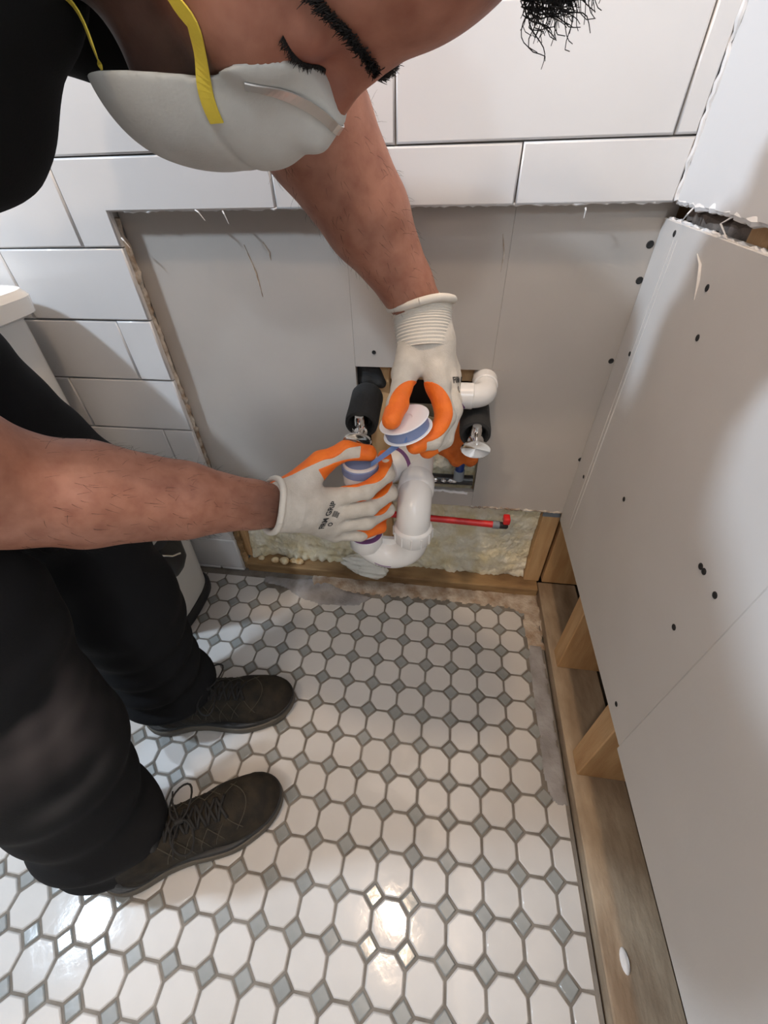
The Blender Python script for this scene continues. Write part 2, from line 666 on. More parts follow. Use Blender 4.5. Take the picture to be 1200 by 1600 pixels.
patch('dirt_strip', [(-0.50, -0.040), (-0.40, -0.034), (-0.30, -0.036), (-0.2, -0.032), (-0.1, -0.034), (0.0, -0.034), (0.028, -0.05), (0.034, -0.14), (0.066, -0.14), (0.07, 0.012), (-0.5, 0.012)], 0.0, 0.003, M_DIRT, floor, 130, 3, 0.012)
patch('mortar_smear', [(-0.62, -0.012), (-0.62, -0.03), (-0.55, -0.045), (-0.50, -0.075), (-0.455, -0.085), (-0.40, -0.075), (-0.36, -0.07), (-0.335, -0.045), (-0.40, -0.03), (-0.47, -0.006)], 0.001, 0.0035, M_THIN, floor, 110, 5, 0.01)
patch('mortar_smear', [(0.034, -0.13), (0.062, -0.13), (0.064, -0.43), (0.042, -0.43), (0.030, -0.385), (0.031, -0.30), (0.030, -0.22)], 0.0005, 0.003, M_THIN, floor, 110, 9, 0.008)

# ------------------------------------------------------------------ back wall: tile, cut-out with new drywall, open stud bay below
wall = box('wall_back', (-2.3, 0.0095, 0.778), (0.066, 0.033, 2.4), M_WGROUT)
tag(wall, 'back wall of white subway tile with a drywall patch', kind='structure')
box('tile_backing', (-2.3, 0.0095, -0.03), (-0.686, 0.033, 0.778), M_WGROUT, wall)
TH, TW, JG = 0.1035, 0.3115, 0.0016
Z0 = 0.838
PX0, PZ1 = -0.684, 0.778               # left edge and top of the cut-out
ROT_WALL = (math.pi / 2, 0, 0)
tile_cache = {}


def wall_tile(poly):
    c = np.mean(poly, axis=0)
    key = tuple(np.round((np.array(poly) - c).ravel(), 4))
    if key not in tile_cache:
        tile_cache[key] = poly_tile('wall_tile', [np.array(p) - c for p in poly], 0.009, 0.0022, M_WTILE)
    o = bpy.data.objects.new('wall_tile', tile_cache[key])
    COL.objects.link(o)
    o.parent = wall
    o.location = (c[0], rng.uniform(-0.0004, 0.0003), c[1])
    o.rotation_euler = (math.pi / 2 + rng.gauss(0, 0.002), rng.gauss(0, 0.001), rng.gauss(0, 0.002))


for r in range(-8, 15):
    zb, zt = Z0 + r * TH, Z0 + (r + 1) * TH
    if r >= 0:
        zb, zt = Z0 + r * 0.108, Z0 + (r + 1) * 0.108
    if r == -8:
        zb = zt - TH
    off = 0.039 if r % 2 == 0 else -0.123      # joint phase
    for k in range(-8, 3):
        x0, x1 = off + (k - 1) * TW, off + k * TW
        x0c, x1c = max(x0, -2.3), min(x1, 0.0635)
        if x1c - x0c < 0.012:
            continue
        g = JG / 2
        q = [(x0c + g, zb + g), (x1c - g, zb + g), (x1c - g, zt - g), (x0c + g, zt - g)]
        if zt <= PZ1:                          # beside the cut-out only
            q = clip(q, 0, PX0, -1)
            if len(q) < 3 or np.ptp(np.array(q)[:, 0]) < 0.012:
                continue
        elif zb < PZ1:                         # the row the saw went through
            if x1c <= PX0:
                pass
            elif x0c >= PX0:
                q = clip(q, 1, PZ1, 1)
            else:
                q = [(x0c + g, zb + g), (PX0, zb + g), (PX0, PZ1), (x1c - g, PZ1), (x1c - g, zt - g), (x0c + g, zt - g)]
        if zt < 0.02:
            continue
        wall_tile(q)
# short strip of cut tile right above the floor
for x0, x1 in ((-1.06, -0.75), (-0.748, PX0)):
    wall_tile([(x0 + 0.001, 0.0005), (x1 - 0.001, 0.0005), (x1 - 0.001, 0.0085), (x0 + 0.001, 0.0085)])

GY = 0.020                                     # face of the new drywall


def board(x0, x1, z0, z1, name='drywall_panel'):
    return box(name, (x0, GY, z0), (x1, GY + 0.0127, z1), M_BOARD, wall, 0.0003)


HX0, HX1, HZ0, HZ1 = -0.346, -0.118, 0.300, 0.557
left_b = board(-0.683, HX0 - 0.0001, 0.262, PZ1 + 0.01)
top_b = board(HX0 + 0.0001, HX1 - 0.0001, HZ1, PZ1 + 0.01)
low_b = board(HX0 + 0.0001, HX1 - 0.0001, 0.262, HZ0)
right_b = board(HX1 + 0.0001, 0.0795, 0.262, PZ1 + 0.01)


def ragged(name, a, b, w, out, material, parent, n=60, seed=1, th=0.006):
    """torn strip along a line from a to b, w wide, standing out along vector out"""
    rs = np.random.RandomState(seed)
    a, b, out = np.array(a, float), np.array(b, float), np.array(out, float)
    d = (b - a) / np.linalg.norm(b - a)
    side = np.cross(d, out)
    pts = []
    for i in range(n + 1):
        c = a + (b - a) * i / n + side * rs.normal(0, 0.0009) + out * rs.uniform(-0.0015, 0.0015)
        pts.append(c)
    r = w * (0.75 + 0.5 * rs.rand(n + 1))
    return tube(name, pts, r, material, parent, 7, True, 1.0, False)


ragged('broken_edge', (-0.685, 0.0145, 0.14), (-0.685, 0.0145, 0.77), 0.0052, (1, 0, 0), M_CORE, wall, 90, 2)
ragged('broken_edge', (-0.68, 0.016, 0.0), (-0.68, 0.016, 0.15), 0.007, (1, 0, 0), M_DWOODX, wall, 30, 8)
ragged('torn_edge', (-0.66, 0.004, 0.7785), (0.06, 0.004, 0.7785), 0.0016, (0, 0, 1), M_WTILE, wall, 120, 3)
for i, (px_, py_, n_) in enumerate([(305, 328, (0.012, -0.012)), (348, 330, (0.006, -0.014)), (915, 325, (0.0, -0.01)), (190, 372, (0.01, -0.012))]):
    p = at(px_, py_, 0.002)
    tube('paper_shred', [p, p + (n_[0] * .5, -0.004, n_[1] * .2), p + (n_[0], -0.003, n_[1])], [0.0012, 0.001, 0.0005], M_WTILE, wall, 6)


def screw(p, axis, parent, r=0.0042):
    lathe('screw', [(r, -0.0006), (r, 0.0003), (r * 0.75, 0.0008), (r * 0.4, 0.0003), (0.0, 0.0002)], p, axis, M_BLACKHOLE, parent, 10)


for (x, z) in ((0.062, 0.690), (0.060, 0.732), (0.061, 0.578), (0.066, 0.394)):
    screw((x, GY, z), (0, -1, 0), right_b, 0.0048 if z > 0.6 else 0.0042)
screw((-0.313, GY, 0.582), (0, -1, 0), top_b, 0.0035)
# scored lines on the paper around the hole
box('score_line', (HX1 + 0.001, GY - 0.0003, 0.5575), (HX1 + 0.03, GY + 0.001, 0.5582), M_CORE, right_b)
# scraped paper below the top edge
for i, (x0, z0, x1, z1) in enumerate([(-0.50, 0.735, -0.487, 0.665), (-0.47, 0.738, -0.463, 0.715), (-0.13, 0.745, -0.126, 0.70)]):
    tube('scratch', [(x0, GY, z0), ((x0 + x1) / 2 + 0.003, GY - 0.0003, (z0 + z1) / 2), (x1, GY, z1)], [0.0006, 0.0013, 0.0004], M_CORE, left_b if x0 < -0.2 else right_b, 6)
ragged('torn_board_edge', (-0.12, GY + 0.002, 0.262), (0.07, GY + 0.002, 0.262), 0.0035, (0, 0, 1), M_CORE, wall, 40, 6)
ragged('torn_board_edge', (-0.68, GY + 0.002, 0.262), (-0.35, GY + 0.002, 0.262), 0.0025, (0, 0, 1), M_CORE, wall, 40, 7)
ragged('torn_board_edge', (-0.265, GY + 0.000, 0.300), (-0.13, GY + 0.000, 0.298), 0.0030, (0, 0, 1), M_WTILE, wall, 24, 12)

# cavity behind
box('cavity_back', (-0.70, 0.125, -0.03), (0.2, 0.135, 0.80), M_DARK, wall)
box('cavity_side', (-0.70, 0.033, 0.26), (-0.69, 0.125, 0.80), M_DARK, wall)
box('bottom_plate', (-0.676, 0.006, -0.01), (0.068, 0.095, 0.024), M_DWOODX, wall, 0.002)
box('stud', (-0.328, 0.034, 0.024), (-0.290, 0.12, 0.80), M_WOOD, wall, 0.0015)
box('stud', (-0.693, 0.034, 0.024), (-0.668, 0.12, 0.70), M_WOOD, wall, 0.0015)
box('corner_stud', (0.036, 0.034, 0.024), (0.072, 0.12, 0.70), M_WOOD, wall, 0.0015)
box('header_block', (-0.290, 0.040, 0.528), (-0.13, 0.078, 0.60), M_WOOD, wall, 0.0015)

# ------------------------------------------------------------------ right wall
RX = 0.066
wr = box('wall_right', (RX, -2.6, 0.780), (RX + 0.0127, 0.0095, 2.4), M_PAINT)
tag(wr, 'right wall, white board above and unfinished drywall sheets below', kind='structure')
b1 = box('drywall_panel', (RX, -0.4195, 0.243), (RX + 0.0127, 0.0195, 0.761), M_WBOARD, wr, 0.0008)
b2 = box('drywall_panel', (RX - 0.0012, -2.6, 0.238), (RX + 0.0115, -0.4205, 0.7615), M_WBOARD, wr, 0.0008)
RZ = 0.022
box('bottom_plate', (0.070, -2.6, -0.012), (0.159, 0.034, RZ), M_DWOOD, wr, 0.002)
for y1 in (-0.387, -0.190, 0.034, -0.80, -1.2, -1.6):
    box('stud', (0.0795, y1, RZ), (0.166, y1 + 0.038, 2.3 if y1 < -0.5 else 0.86), M_WOOD, wr, 0.0015)
lathe('glue_blob', [(0, 0.004), (0.006, 0.0035), (0.0085, 0.001), (0.009, -0.001)], (0.098, -0.603, RZ), (0, 0, 1), M_PAINT, wr, 16, 0.7, 1.5)
box('subfloor', (0.066, -2.6, -0.03), (0.60, 0.3, -0.012), M_DARK, wr)
box('cavity_back', (0.32, -2.6, -0.03), (0.33, 0.3, 2.4), M_DARK, wr)
ragged('torn_edge', (RX + 0.004, -0.9, 0.780), (RX + 0.004, 0.004, 0.7795), 0.004, (0, 0, 1), M_PAINT, wr, 130, 14)
ragged('torn_edge', (RX + 0.004, -0.9, 0.7605), (RX + 0.004, 0.015, 0.7605), 0.0022, (0, 0, 1), M_PAINT, wr, 130, 15)
ragged('backer_scrap', (RX + 0.030, -0.35, 0.760), (RX + 0.030, 0.0, 0.766), 0.012, (0, 0, 1), M_CORE2, wr, 40, 16)
rs = np.random.RandomState(5)
for i in range(3):
    y = -0.05 - 0.085 * i + rs.normal(0, .006)
    tube('paper_shred', [(RX + 0.003, y, 0.779), (RX - 0.003, y + rs.normal(0, .004), 0.772), (RX + 0.002, y + rs.normal(0, .008), 0.763 + rs.normal(0, .003))], [0.0012, 0.001, 0.0005], M_PAINT, wr, 5)
for (x, y) in ((1090, 528), (984, 553), (975, 780), (1100, 893), (1117, 930), (1053, 980), (963, 1100), (912, 745), (1054, 365), (1105, 450), (1095, 885)):
    d = ROT @ np.array([(x - 600) / FPX, (800 - y) / FPX, 1.0])
    p = CAM + d * (RX - CAM[0]) / d[0]
    screw(p, (-1, 0, 0), b1, 0.0036)
for (z0, z1, y0, y1) in ((0.745, 0.28, -0.030, -0.034), (0.745, 0.28, -0.040, -0.046)):
    tube('paper_crease', [(RX, y0, z0), (RX - 0.0005, (y0 + y1) / 2, (z0 + z1) / 2), (RX, y1, z1)], [0.0006, 0.0013, 0.0006], M_WBOARD, b1, 6)
tube('paper_tear', [(RX, -0.100, 0.742), (RX - 0.001, -0.118, 0.735), (RX - 0.0008, -0.128, 0.722), (RX, -0.134, 0.705)], [0.0006, 0.0016, 0.0018, 0.0006], M_WBOARD, b1, 6, True, 0.5)
ragged('corner_caulk', (RX - 0.001, 0.001, 0.78), (RX - 0.001, 0.001, 1.2), 0.003, (1, 0, 0), M_PAINT, wr, 60, 18)

# ------------------------------------------------------------------ the rest of the room (behind the camera)
tag(box('ceiling', (-2.35, -2.65, 2.4), (0.35, 0.04, 2.45), M_ROOM), 'plain painted ceiling', kind='structure')
tag(box('wall_left', (-2.35, -2.65, -0.03), (-2.3, 0.033, 2.4), M_ROOM), 'plain painted left wall', kind='structure')
tag(box('wall_front', (-2.35, -2.65, -0.03), (0.35, -2.6, 2.4), M_ROOM), 'plain painted wall behind', kind='structure')

# ------------------------------------------------------------------ spray foam in the open bay
def foam_sheet(name, x0, x1, z0, z1, y0, amp, seed, step=0.0035):
    nx, nz = int((x1 - x0) / step) + 1, int((z1 - z0) / step) + 1
    X, Z = np.meshgrid(np.linspace(x0, x1, nx), np.linspace(z0, z1, nz), indexing='ij')
    P = np.stack([X.ravel(), 0 * X.ravel(), Z.ravel()], 1)
    n = 0.55 * noise3(P, 55, seed) + 0.45 * np.abs(noise3(P, 130, seed + 1)) + 0.3 * np.abs(noise3(P, 300, seed + 2)) + 0.15 * noise3(P, 700, seed + 3)
    low = np.clip((0.07 - (P[:, 2] - z0)) / 0.07, 0, 1)
    P[:, 1] = y0 - amp * n - 0.012 * low * (0.6 + 0.6 * np.abs(noise3(P, 160, seed + 4)))
    F = [(i * nz + j, (i + 1) * nz + j, (i + 1) * nz + j + 1, i * nz + j + 1) for i in range(nx - 1) for j in range(nz - 1)]
    back = len(P)
    V = list(P) + [(x0, y0 + 0.05, z0), (x1, y0 + 0.05, z0), (x1, y0 + 0.05, z1), (x0, y0 + 0.05, z1)]
    F.append((back, back + 3, back + 2, back + 1))
    return mesh(name, V, F, M_FOAM, None, True)


tag(foam_sheet('spray_foam', -0.667, -0.329, 0.0245, 0.34, 0.052, 0.010, 3), 'lumpy cream spray foam between studs left of the trap', 'insulation', 'spray foam in the wall')
tag(foam_sheet('spray_foam', -0.289, 0.035, 0.0245, 0.45, 0.056, 0.009, 21), 'lumpy cream spray foam behind the red tube right of the trap', 'insulation', 'spray foam in the wall')
rs = np.random.RandomState(11)


def crumb(p, r, seed):
    r_ = np.random.RandomState(seed)
    fn = lambda q: ell(q, p, r) + 0.18 * min(r) * noise3(q, 2.2 / min(r), seed)
    return sdf_mesh('foam_crumb', fn, np.array(p) - np.array(r) * 1.5, np.array(p) + np.array(r) * 1.5, min(r) / 3.0, M_CRUMB)


M_CRUMB = mat('cream_foam_crumb', (0.80, 0.70, 0.48), 0.85, var=(0.55, 0.30, 0.10), vscale=60, bump=0.8, bscale=200)
M_BAG = mat('clear_plastic_wrap', (0.78, 0.77, 0.70), 0.25, bump=0.8, bscale=90, bdist=0.006)
for i, (x, y, z, r) in enumerate([(-0.600, 0.022, 0.030, 0.011), (-0.574, 0.020, 0.032, 0.014), (-0.552, 0.026, 0.029, 0.010), (-0.535, 0.024, 0.030, 0.012), (-0.640, 0.026, 0.029, 0.009)]):
    o = crumb((x, y, z), (r, r * 0.8, r * 0.62), 30 + i)
    tag(o, ['second foam crumb from the left on the wooden sill', 'largest foam crumb, in the middle of the row on the sill', 'smallest foam crumb right of the largest on the sill', 'rightmost foam crumb in the row on the sill', 'leftmost foam crumb lying apart on the wooden sill'][i], 'foam crumb', 'foam crumbs on the wooden sill')

# crumpled clear wrap lying on the sill behind the trap
fn = lambda q: smin(ell(q, (-0.375, 0.010, 0.060), (0.036, 0.014, 0.026)), ell(q, (-0.335, 0.002, 0.048), (0.035, 0.016, 0.024)), 0.02) + 0.007 * np.abs(noise3(q, 150, 4)) + 0.004 * noise3(q, 420, 5) - 0.003
tag(sdf_mesh('plastic_wrap', fn, (-0.45, -0.02, 0.015), (-0.28, 0.04, 0.11), 0.0025, M_BAG), 'crumpled whitish plastic wrap on the sill behind the trap', 'plastic wrap')

# ------------------------------------------------------------------ drain trap
TY = -0.190
LX, RXp = -0.302, -0.226
UZ = 0.362
AZ = 0.432
trap = thing('drain_trap', 'white plastic drain trap with purple primer, gripped by the gloved hand', 'pipe')
ang = np.linspace(0, math.pi, 25)
cx = (LX + RXp) / 2
ur = (RXp - LX) / 2
u_pts = [(LX, TY, UZ + 0.004), (LX, TY, UZ + 0.002)] + [(cx - ur * math.cos(t), TY, UZ - ur * math.sin(t)) for t in ang] + [(RXp, TY, UZ + 0.008), (RXp, TY, UZ + 0.018)]
tube('u_bend', u_pts, [0.0205, 0.0215] + [0.0240] + [0.0245] * (len(u_pts) - 3), M_PVC, trap, 32)
# flat moulded web inside the bend
web = []
wf = []
for s in (-0.0035, 0.0035):
    for t in np.linspace(0, math.pi, 13):
        web.append((cx - ur * math.cos(t), TY + s, UZ - ur * math.sin(t) * 0.9 + 0.0))
n = 13
wf.append(tuple(range(n)))
wf.append(tuple(range(2 * n - 1, n - 1, -1)))
for i in range(n):
    j = (i + 1) % n
    wf.append((i, n + i, n + j, j))
mesh('web', web, wf, M_PVC, trap)
hub = lathe('hub', [(0.0, 0.0), (0.0245, 0.0), (0.0275, 0.004), (0.0275, 0.026), (0.0262, 0.0275), (0.0222, 0.0275), (0.0222, 0.010), (0.0, 0.010)], (LX, TY, UZ - 0.020), (0, 0, 1), M_PVC, trap)
lathe('primer_ring', [(0.0224, 0.0), (0.0268, 0.0), (0.0268, 0.0010), (0.0224, 0.0010)], (LX, TY, UZ + 0.0074), (0, 0, 1), M_PRIMER, hub)
lathe('tailpiece', [(0.0, 0.0), (0.0212, 0.0), (0.0212, 0.100), (0.0265, 0.104), (0.0265, 0.118), (0.0255, 0.136), (0.0225, 0.136), (0.0215, 0.130), (0.0215, 0.08), (0.0, 0.08)], (LX, TY, UZ + 0.012), (0, 0, 1), M_PVC, trap)
lathe('primer_ring', [(0.0219, 0.0), (0.0228, 0.0), (0.0228, 0.004), (0.0219, 0.004)], (LX, TY, UZ + 0.1355), (0, 0, 1), M_PRIMER, trap)
lathe('wound_tape', [(0.0262, 0.0), (0.0274, 0.001), (0.0272, 0.012), (0.0260, 0.013)], (LX, TY, UZ + 0.1315), (0, 0, 1), M_TAPEBD, trap)
nut = lathe('union_nut', [(0.0, -0.006), (0.026, -0.006), (0.0300, -0.001), (0.0305, 0.020), (0.0300, 0.0225), (0.0265, 0.0255), (0.0, 0.0255)], (RXp, TY, UZ + 0.008), (0, 0, 1), M_PVC, trap)
for k in range(12):
    t = 2 * math.pi * k / 12
    x, y = RXp + 0.0305 * math.cos(t), TY + 0.0305 * math.sin(t)
    tube('nut_rib', [(x, y, UZ + 0.009), (x, y, UZ + 0.027)], 0.0016, M_PVC, nut, 6)
er = 0.032
e_pts = [(RXp, TY, UZ + 0.02)] + [(RXp, TY + er - er * math.cos(t), AZ - er + er * math.sin(t)) for t in np.linspace(0, math.pi / 2, 12)] + [(RXp, TY + er + 0.006, AZ)]
tube('elbow', e_pts, [0.0262] * (len(e_pts) - 1) + [0.0262], M_PVC, trap, 32)
lathe('elbow_hub', [(0.0, 0), (0.0262, 0), (0.0285, 0.004), (0.0285, 0.032), (0.0275, 0.034), (0.0, 0.034)], (RXp, TY + er, AZ), (0, 1, 0), M_PVC, trap)
lathe('trap_arm', [(0.0, 0), (0.0238, 0), (0.0238, 0.170), (0.0, 0.170)], (RXp, TY + er + 0.02, AZ), (0, 1, 0), M_PVC, trap)
lathe('mould_mark', [(0.0042, 0), (0.0048, 0.0004), (0.0054, 0)], (RXp + 0.006, TY - 0.0255 + 0.004, AZ - 0.02), (0.25, -0.95, 0.25), M_PVC, trap, 20)
# branch with a plugged end, purple primer at its joint
A = np.array([-0.232, -0.055, 0.440])
Bp = np.array([-0.276, -0.118, 0.446])
dv = (Bp - A) / np.linalg.norm(Bp - A)
br = lathe('branch', [(0.0, 0.0), (0.0285, 0.0), (0.0285, 0.046), (0.0272, 0.048), (0.0, 0.048)], A, dv, M_PVC, trap)
lathe('primer_ring', [(0.0, 0.046), (0.0272, 0.046), (0.0262, 0.055), (0.0, 0.055)], A, dv, M_PRIMER, br)
lathe('plug', [(0.0, 0.050), (0.0258, 0.050), (0.0258, 0.076), (0.0245, 0.0795), (0.02, 0.081), (0.0, 0.081)], A, dv, M_PVC, br)
for i, (x, w) in enumerate([(-0.284, 0.003), (-0.2795, 0.0035), (-0.2745, 0.003), (-0.2700, 0.0035), (-0.2655, 0.002), (-0.262, 0.003)]):
    t = math.acos((cx - x) / ur)
    zc, yc = UZ - ur * math.sin(t), TY
    p = np.array([x, yc - 0.0245 * 0.88, zc - 0.0245 * 0.475 * 1.0])
    d = np.array([0, -0.88, -0.475])
    q = Vector((0, 0, 1)).rotation_difference(Vector(d)).to_matrix()
    vs = [Vector(p) + Vector((sx * w / 2, sz * 0.0016 * 0.475, -sz * 0.0016 * 0.88)) + Vector(d) * 0.0006 for sx, sz in ((-1, -1), (1, -1), (1, 1), (-1, 1))]
    mesh('print_mark', vs, [(3, 2, 1, 0)], M_PRINT, trap)
tp = []
for x in np.linspace(-0.286, -0.259, 9):
    t = math.acos((cx - x) / ur)
    tp.append((x, TY - 0.0249 * 0.95, UZ - ur * math.sin(t) - 0.0249 * 0.25))
tube('primer_line', tp, 0.0009, M_PRIMER, trap, 6)

# small vent elbow at the top right of the hole
vent = thing('vent_elbow', 'small white plastic pipe elbow at the top right of the wall hole', 'pipe')
vz = 0.536
ve = [(-0.127, 0.075, vz + 0.006), (-0.127, 0.03, vz + 0.004), (-0.127, -0.008, vz)] + [(-0.127 - 0.022 + 0.022 * math.cos(t), -0.010 - 0.022 * math.sin(t), vz) for t in np.linspace(0.1, math.pi / 2, 9)]
tube('elbow', ve, 0.0188, M_PVC, vent, 28)
lathe('elbow_hub', [(0.0, 0), (0.0188, 0), (0.0205, 0.002), (0.0205, 0.022), (0.0195, 0.023), (0, 0.023)], (-0.146, -0.032, vz), (-1, 0, 0), M_PVC, vent)
lathe('elbow_hub', [(0.0, 0), (0.0188, 0), (0.0205, 0.002), (0.0205, 0.022), (0.0195, 0.023), (0, 0.023)], (-0.127, 0.0, vz + 0.002), (0, 1, 0.05), M_PVC, vent)
lathe('pipe', [(0.0, 0), (0.0165, 0), (0.0165, 0.040), (0, 0.040)], (-0.165, -0.032, vz), (-1, 0, 0), M_PVC, vent)
fn = lambda q: np.maximum(np.abs(np.hypot(q[:, 1] + 0.032, q[:, 2] - vz) - 0.0192) - 0.0018, np.abs(np.linalg.norm(q - np.array([-0.168, -0.05, vz - 0.010]), axis=1)) - 0.0085 - 0.002 * noise3(q, 500, 1))
sdf_mesh('primer_stain', fn, (-0.19, -0.07, vz - 0.03), (-0.15, -0.02, vz + 0.01), 0.0008, M_PRIMER, vent)

# ------------------------------------------------------------------ supply valves


def valve(name, label, p0, p1, r):
    p0, p1 = np.array(p0), np.array(p1)
    v = thing(name, label, 'valve', 'supply stop valves in the wall hole')
    d = (p1 - p0) / np.linalg.norm(p1 - p0)
    L = np.linalg.norm(p1 - p0)
    lathe('pipe_insulation', [(0.0, 0), (r * 0.92, 0), (r, 0.006), (r * 0.98, L * 0.5), (r, L - 0.012), (r * 0.96, L - 0.002), (r * 0.80, L), (r * 0.66, L - 0.004), (r * 0.6, L - 0.020), (0, L - 0.020)], p0, d, M_RUBBER, v, 28)
    body = lathe('valve_body', [(0, -0.03), (0.0105, -0.03), (0.0105, 0.004), (0.0125, 0.006), (0.0125, 0.014), (0.0095, 0.016), (0.0085, 0.026), (0.006, 0.028), (0.006, 0.034), (0, 0.034)], p1, d, M_CHROME, v, 24)
    tube('outlet', [p1 + d * 0.010 + (0, 0, 0.0), p1 + d * 0.010 + (0, 0, 0.018), p1 + d * 0.010 + (0, 0, 0.024)], [0.0085, 0.0085, 0.007], M_CHROME, body, 16)
    h = p1 + d * 0.030
    lathe('handle', [(0, 0.0), (0.008, 0.0), (0.021, 0.004), (0.0235, 0.008), (0.022, 0.0115), (0.016, 0.0105), (0.006, 0.0075), (0, 0.0070)], h, (d[0] - 0.05, d[1], d[2] + 0.25), M_CHROME, v, 32, 1.0, 0.62)
    return v


valve('supply_valve', 'left chrome valve with oval handle on a black insulated pipe', (-0.324, 0.004, 0.514), (-0.323, -0.074, 0.498), 0.0275)
valve('supply_valve', 'right chrome valve with oval handle on a black insulated pipe under the white elbow', (-0.139, 0.015, 0.492), (-0.138, -0.064, 0.484), 0.0255)
fn = lambda q: smin(rcone(q, (-0.332, 0.05, 0.585), (-0.330, 0.040, 0.530), 0.016, 0.018), rcone(q, (-0.315, 0.045, 0.56), (-0.308, 0.038, 0.525), 0.009, 0.013), 0.008) + 0.0015 * noise3(q, 260, 2)
tag(sdf_mesh('black_hose', fn, (-0.37, 0.01, 0.50), (-0.28, 0.08, 0.62), 0.003, M_RUBBER), 'dark bundled hose in the top left corner of the wall hole', 'hose')

# things inside the hole
fn = lambda q: smin(smin(ell(q, (-0.166, 0.022, 0.445), (0.022, 0.014, 0.050)), ell(q, (-0.176, 0.020, 0.408), (0.024, 0.012, 0.030)), 0.02), smin(ell(q, (-0.132, 0.030, 0.395), (0.018, 0.010, 0.036)), ell(q, (-0.156, 0.022, 0.385), (0.016, 0.010, 0.026)), 0.02), 0.012) + 0.003 * noise3(q, 160, 7) + 0.0015 * np.abs(noise3(q, 420, 8))
tag(sdf_mesh('orange_rag', fn, (-0.235, 0.0, 0.34), (-0.10, 0.06, 0.51), 0.0025, M_RAG), 'crumpled orange cloth stuffed in the wall hole behind the valve', 'rag')
bp_ = thing('blue_pipe', 'thin dark blue pipe with a grey joint inside the wall hole', 'pipe')
tube('pipe', [(-0.148, 0.034, 0.46), (-0.147, 0.030, 0.42), (-0.150, 0.026, 0.372), (-0.151, 0.026, 0.345)], 0.0085, M_BLUE, bp_, 16)
lathe('joint', [(0, 0), (0.0105, 0), (0.0105, 0.022), (0, 0.022)], (-0.151, 0.026, 0.328), (0, 0, 1), M_GREYP, bp_, 18)
bt = thing('black_tube', 'black horizontal tube with foil scraps along the bottom of the hole', 'tube')
tube('tube', [(-0.285, 0.036, 0.320), (-0.20, 0.034, 0.320), (-0.122, 0.032, 0.322)], 0.0105, M_BLACKP, bt, 16)
for i, x in enumerate((-0.215, -0.198, -0.181, -0.168, -0.160)):
    q0 = np.array([x, 0.022, 0.325])
    fn = lambda q, q0=q0, i=i: ell(q, q0, (0.0075, 0.004, 0.0055)) + 0.0022 * np.abs(noise3(q, 700, 40 + i))
    sdf_mesh('foil_scrap', fn, q0 - 0.012, q0 + 0.012, 0.0014, M_FOIL, bt)

red = thing('red_tube', 'glossy red plastic tube across the open bay right of the trap', 'tube')
rz, ry = 0.231, 0.006
tube('tube', [(-0.345, ry + 0.004, rz + 0.004), (-0.20, ry + 0.002, rz), (-0.066, ry, rz - 0.003)], 0.0072, M_RED, red, 18)
lathe('end_collar', [(0, 0), (0.0085, 0), (0.0088, 0.012), (0.008, 0.014), (0, 0.014)], (-0.070, ry, rz - 0.003), (1, 0, -0.02), M_GREYP, red, 18)
lathe('end_plug', [(0, 0), (0.0075, 0), (0.0075, 0.016), (0.005, 0.019), (0, 0.019)], (-0.057, ry, rz - 0.0035), (1, 0, -0.02), M_BLACKP, red, 18)
box('clip', (-0.050, ry - 0.008, rz + 0.004), (-0.036, ry + 0.012, rz + 0.020), M_RED, red, 0.003, 2)
pl = box('nail_plate', (0.034, 0.0315, 0.238), (0.070, 0.0338, 0.262), M_GREYP, wall, 0.0006)

# ------------------------------------------------------------------ bin beside the wall
binn = thing('waste_bin', 'small white plastic bin with a black base and clip behind the trousers', 'bin')


def sup_loft(name, rings, material, parent, seg=40, ex=3.2, caps=True):
    """rings: (cx, cy, z, rx, ry)"""
    V, F = [], []
    for (cx_, cy_, z_, rx_, ry_) in rings:
        for j in range(seg):
            t = 2 * math.pi * j / seg
            c, s = math.cos(t), math.sin(t)
            V.append((cx_ + rx_ * math.copysign(abs(c) ** (2 / ex), c), cy_ + ry_ * math.copysign(abs(s) ** (2 / ex), s), z_))
    n = len(rings)
    for i in range(n - 1):
        for j in range(seg):
            k = (j + 1) % seg
            F.append((i * seg + j, i * seg + k, (i + 1) * seg + k, (i + 1) * seg + j))
    if caps:
        F.append(tuple(range(seg - 1, -1, -1)))
        F.append(tuple(range((n - 1) * seg, n * seg)))
    o = mesh(name, V, F, material, parent, True)
    sharp(o, 35)
    return o


bx, by = -0.838, -0.130
sup_loft('base', [(bx, by, 0.0, 0.090, 0.094), (bx, by, 0.004, 0.099, 0.103), (bx, by, 0.022, 0.100, 0.104), (bx, by, 0.030, 0.096, 0.100)], M_BLACKP, binn)
sup_loft('body', [(bx, by, 0.028, 0.092, 0.096), (bx, by, 0.10, 0.096, 0.099), (bx, by, 0.30, 0.104, 0.107), (bx, by, 0.33, 0.104, 0.107), (bx, by, 0.332, 0.100, 0.103)], M_BIN, binn)
cl = sup_loft('clip', [(bx + 0.098, by - 0.02, 0.170, 0.020, 0.018), (bx + 0.102, by - 0.02, 0.195, 0.026, 0.030), (bx + 0.104, by - 0.02, 0.240, 0.026, 0.032), (bx + 0.104, by - 0.02, 0.262, 0.020, 0.028)], M_BLACKP, binn, 24, 5)
tube('bail_wire', [(bx + 0.126, by - 0.055, 0.258), (bx + 0.130, by - 0.035, 0.235), (bx + 0.1315, by - 0.015, 0.222)], 0.0022, M_CHROME, cl, 8)

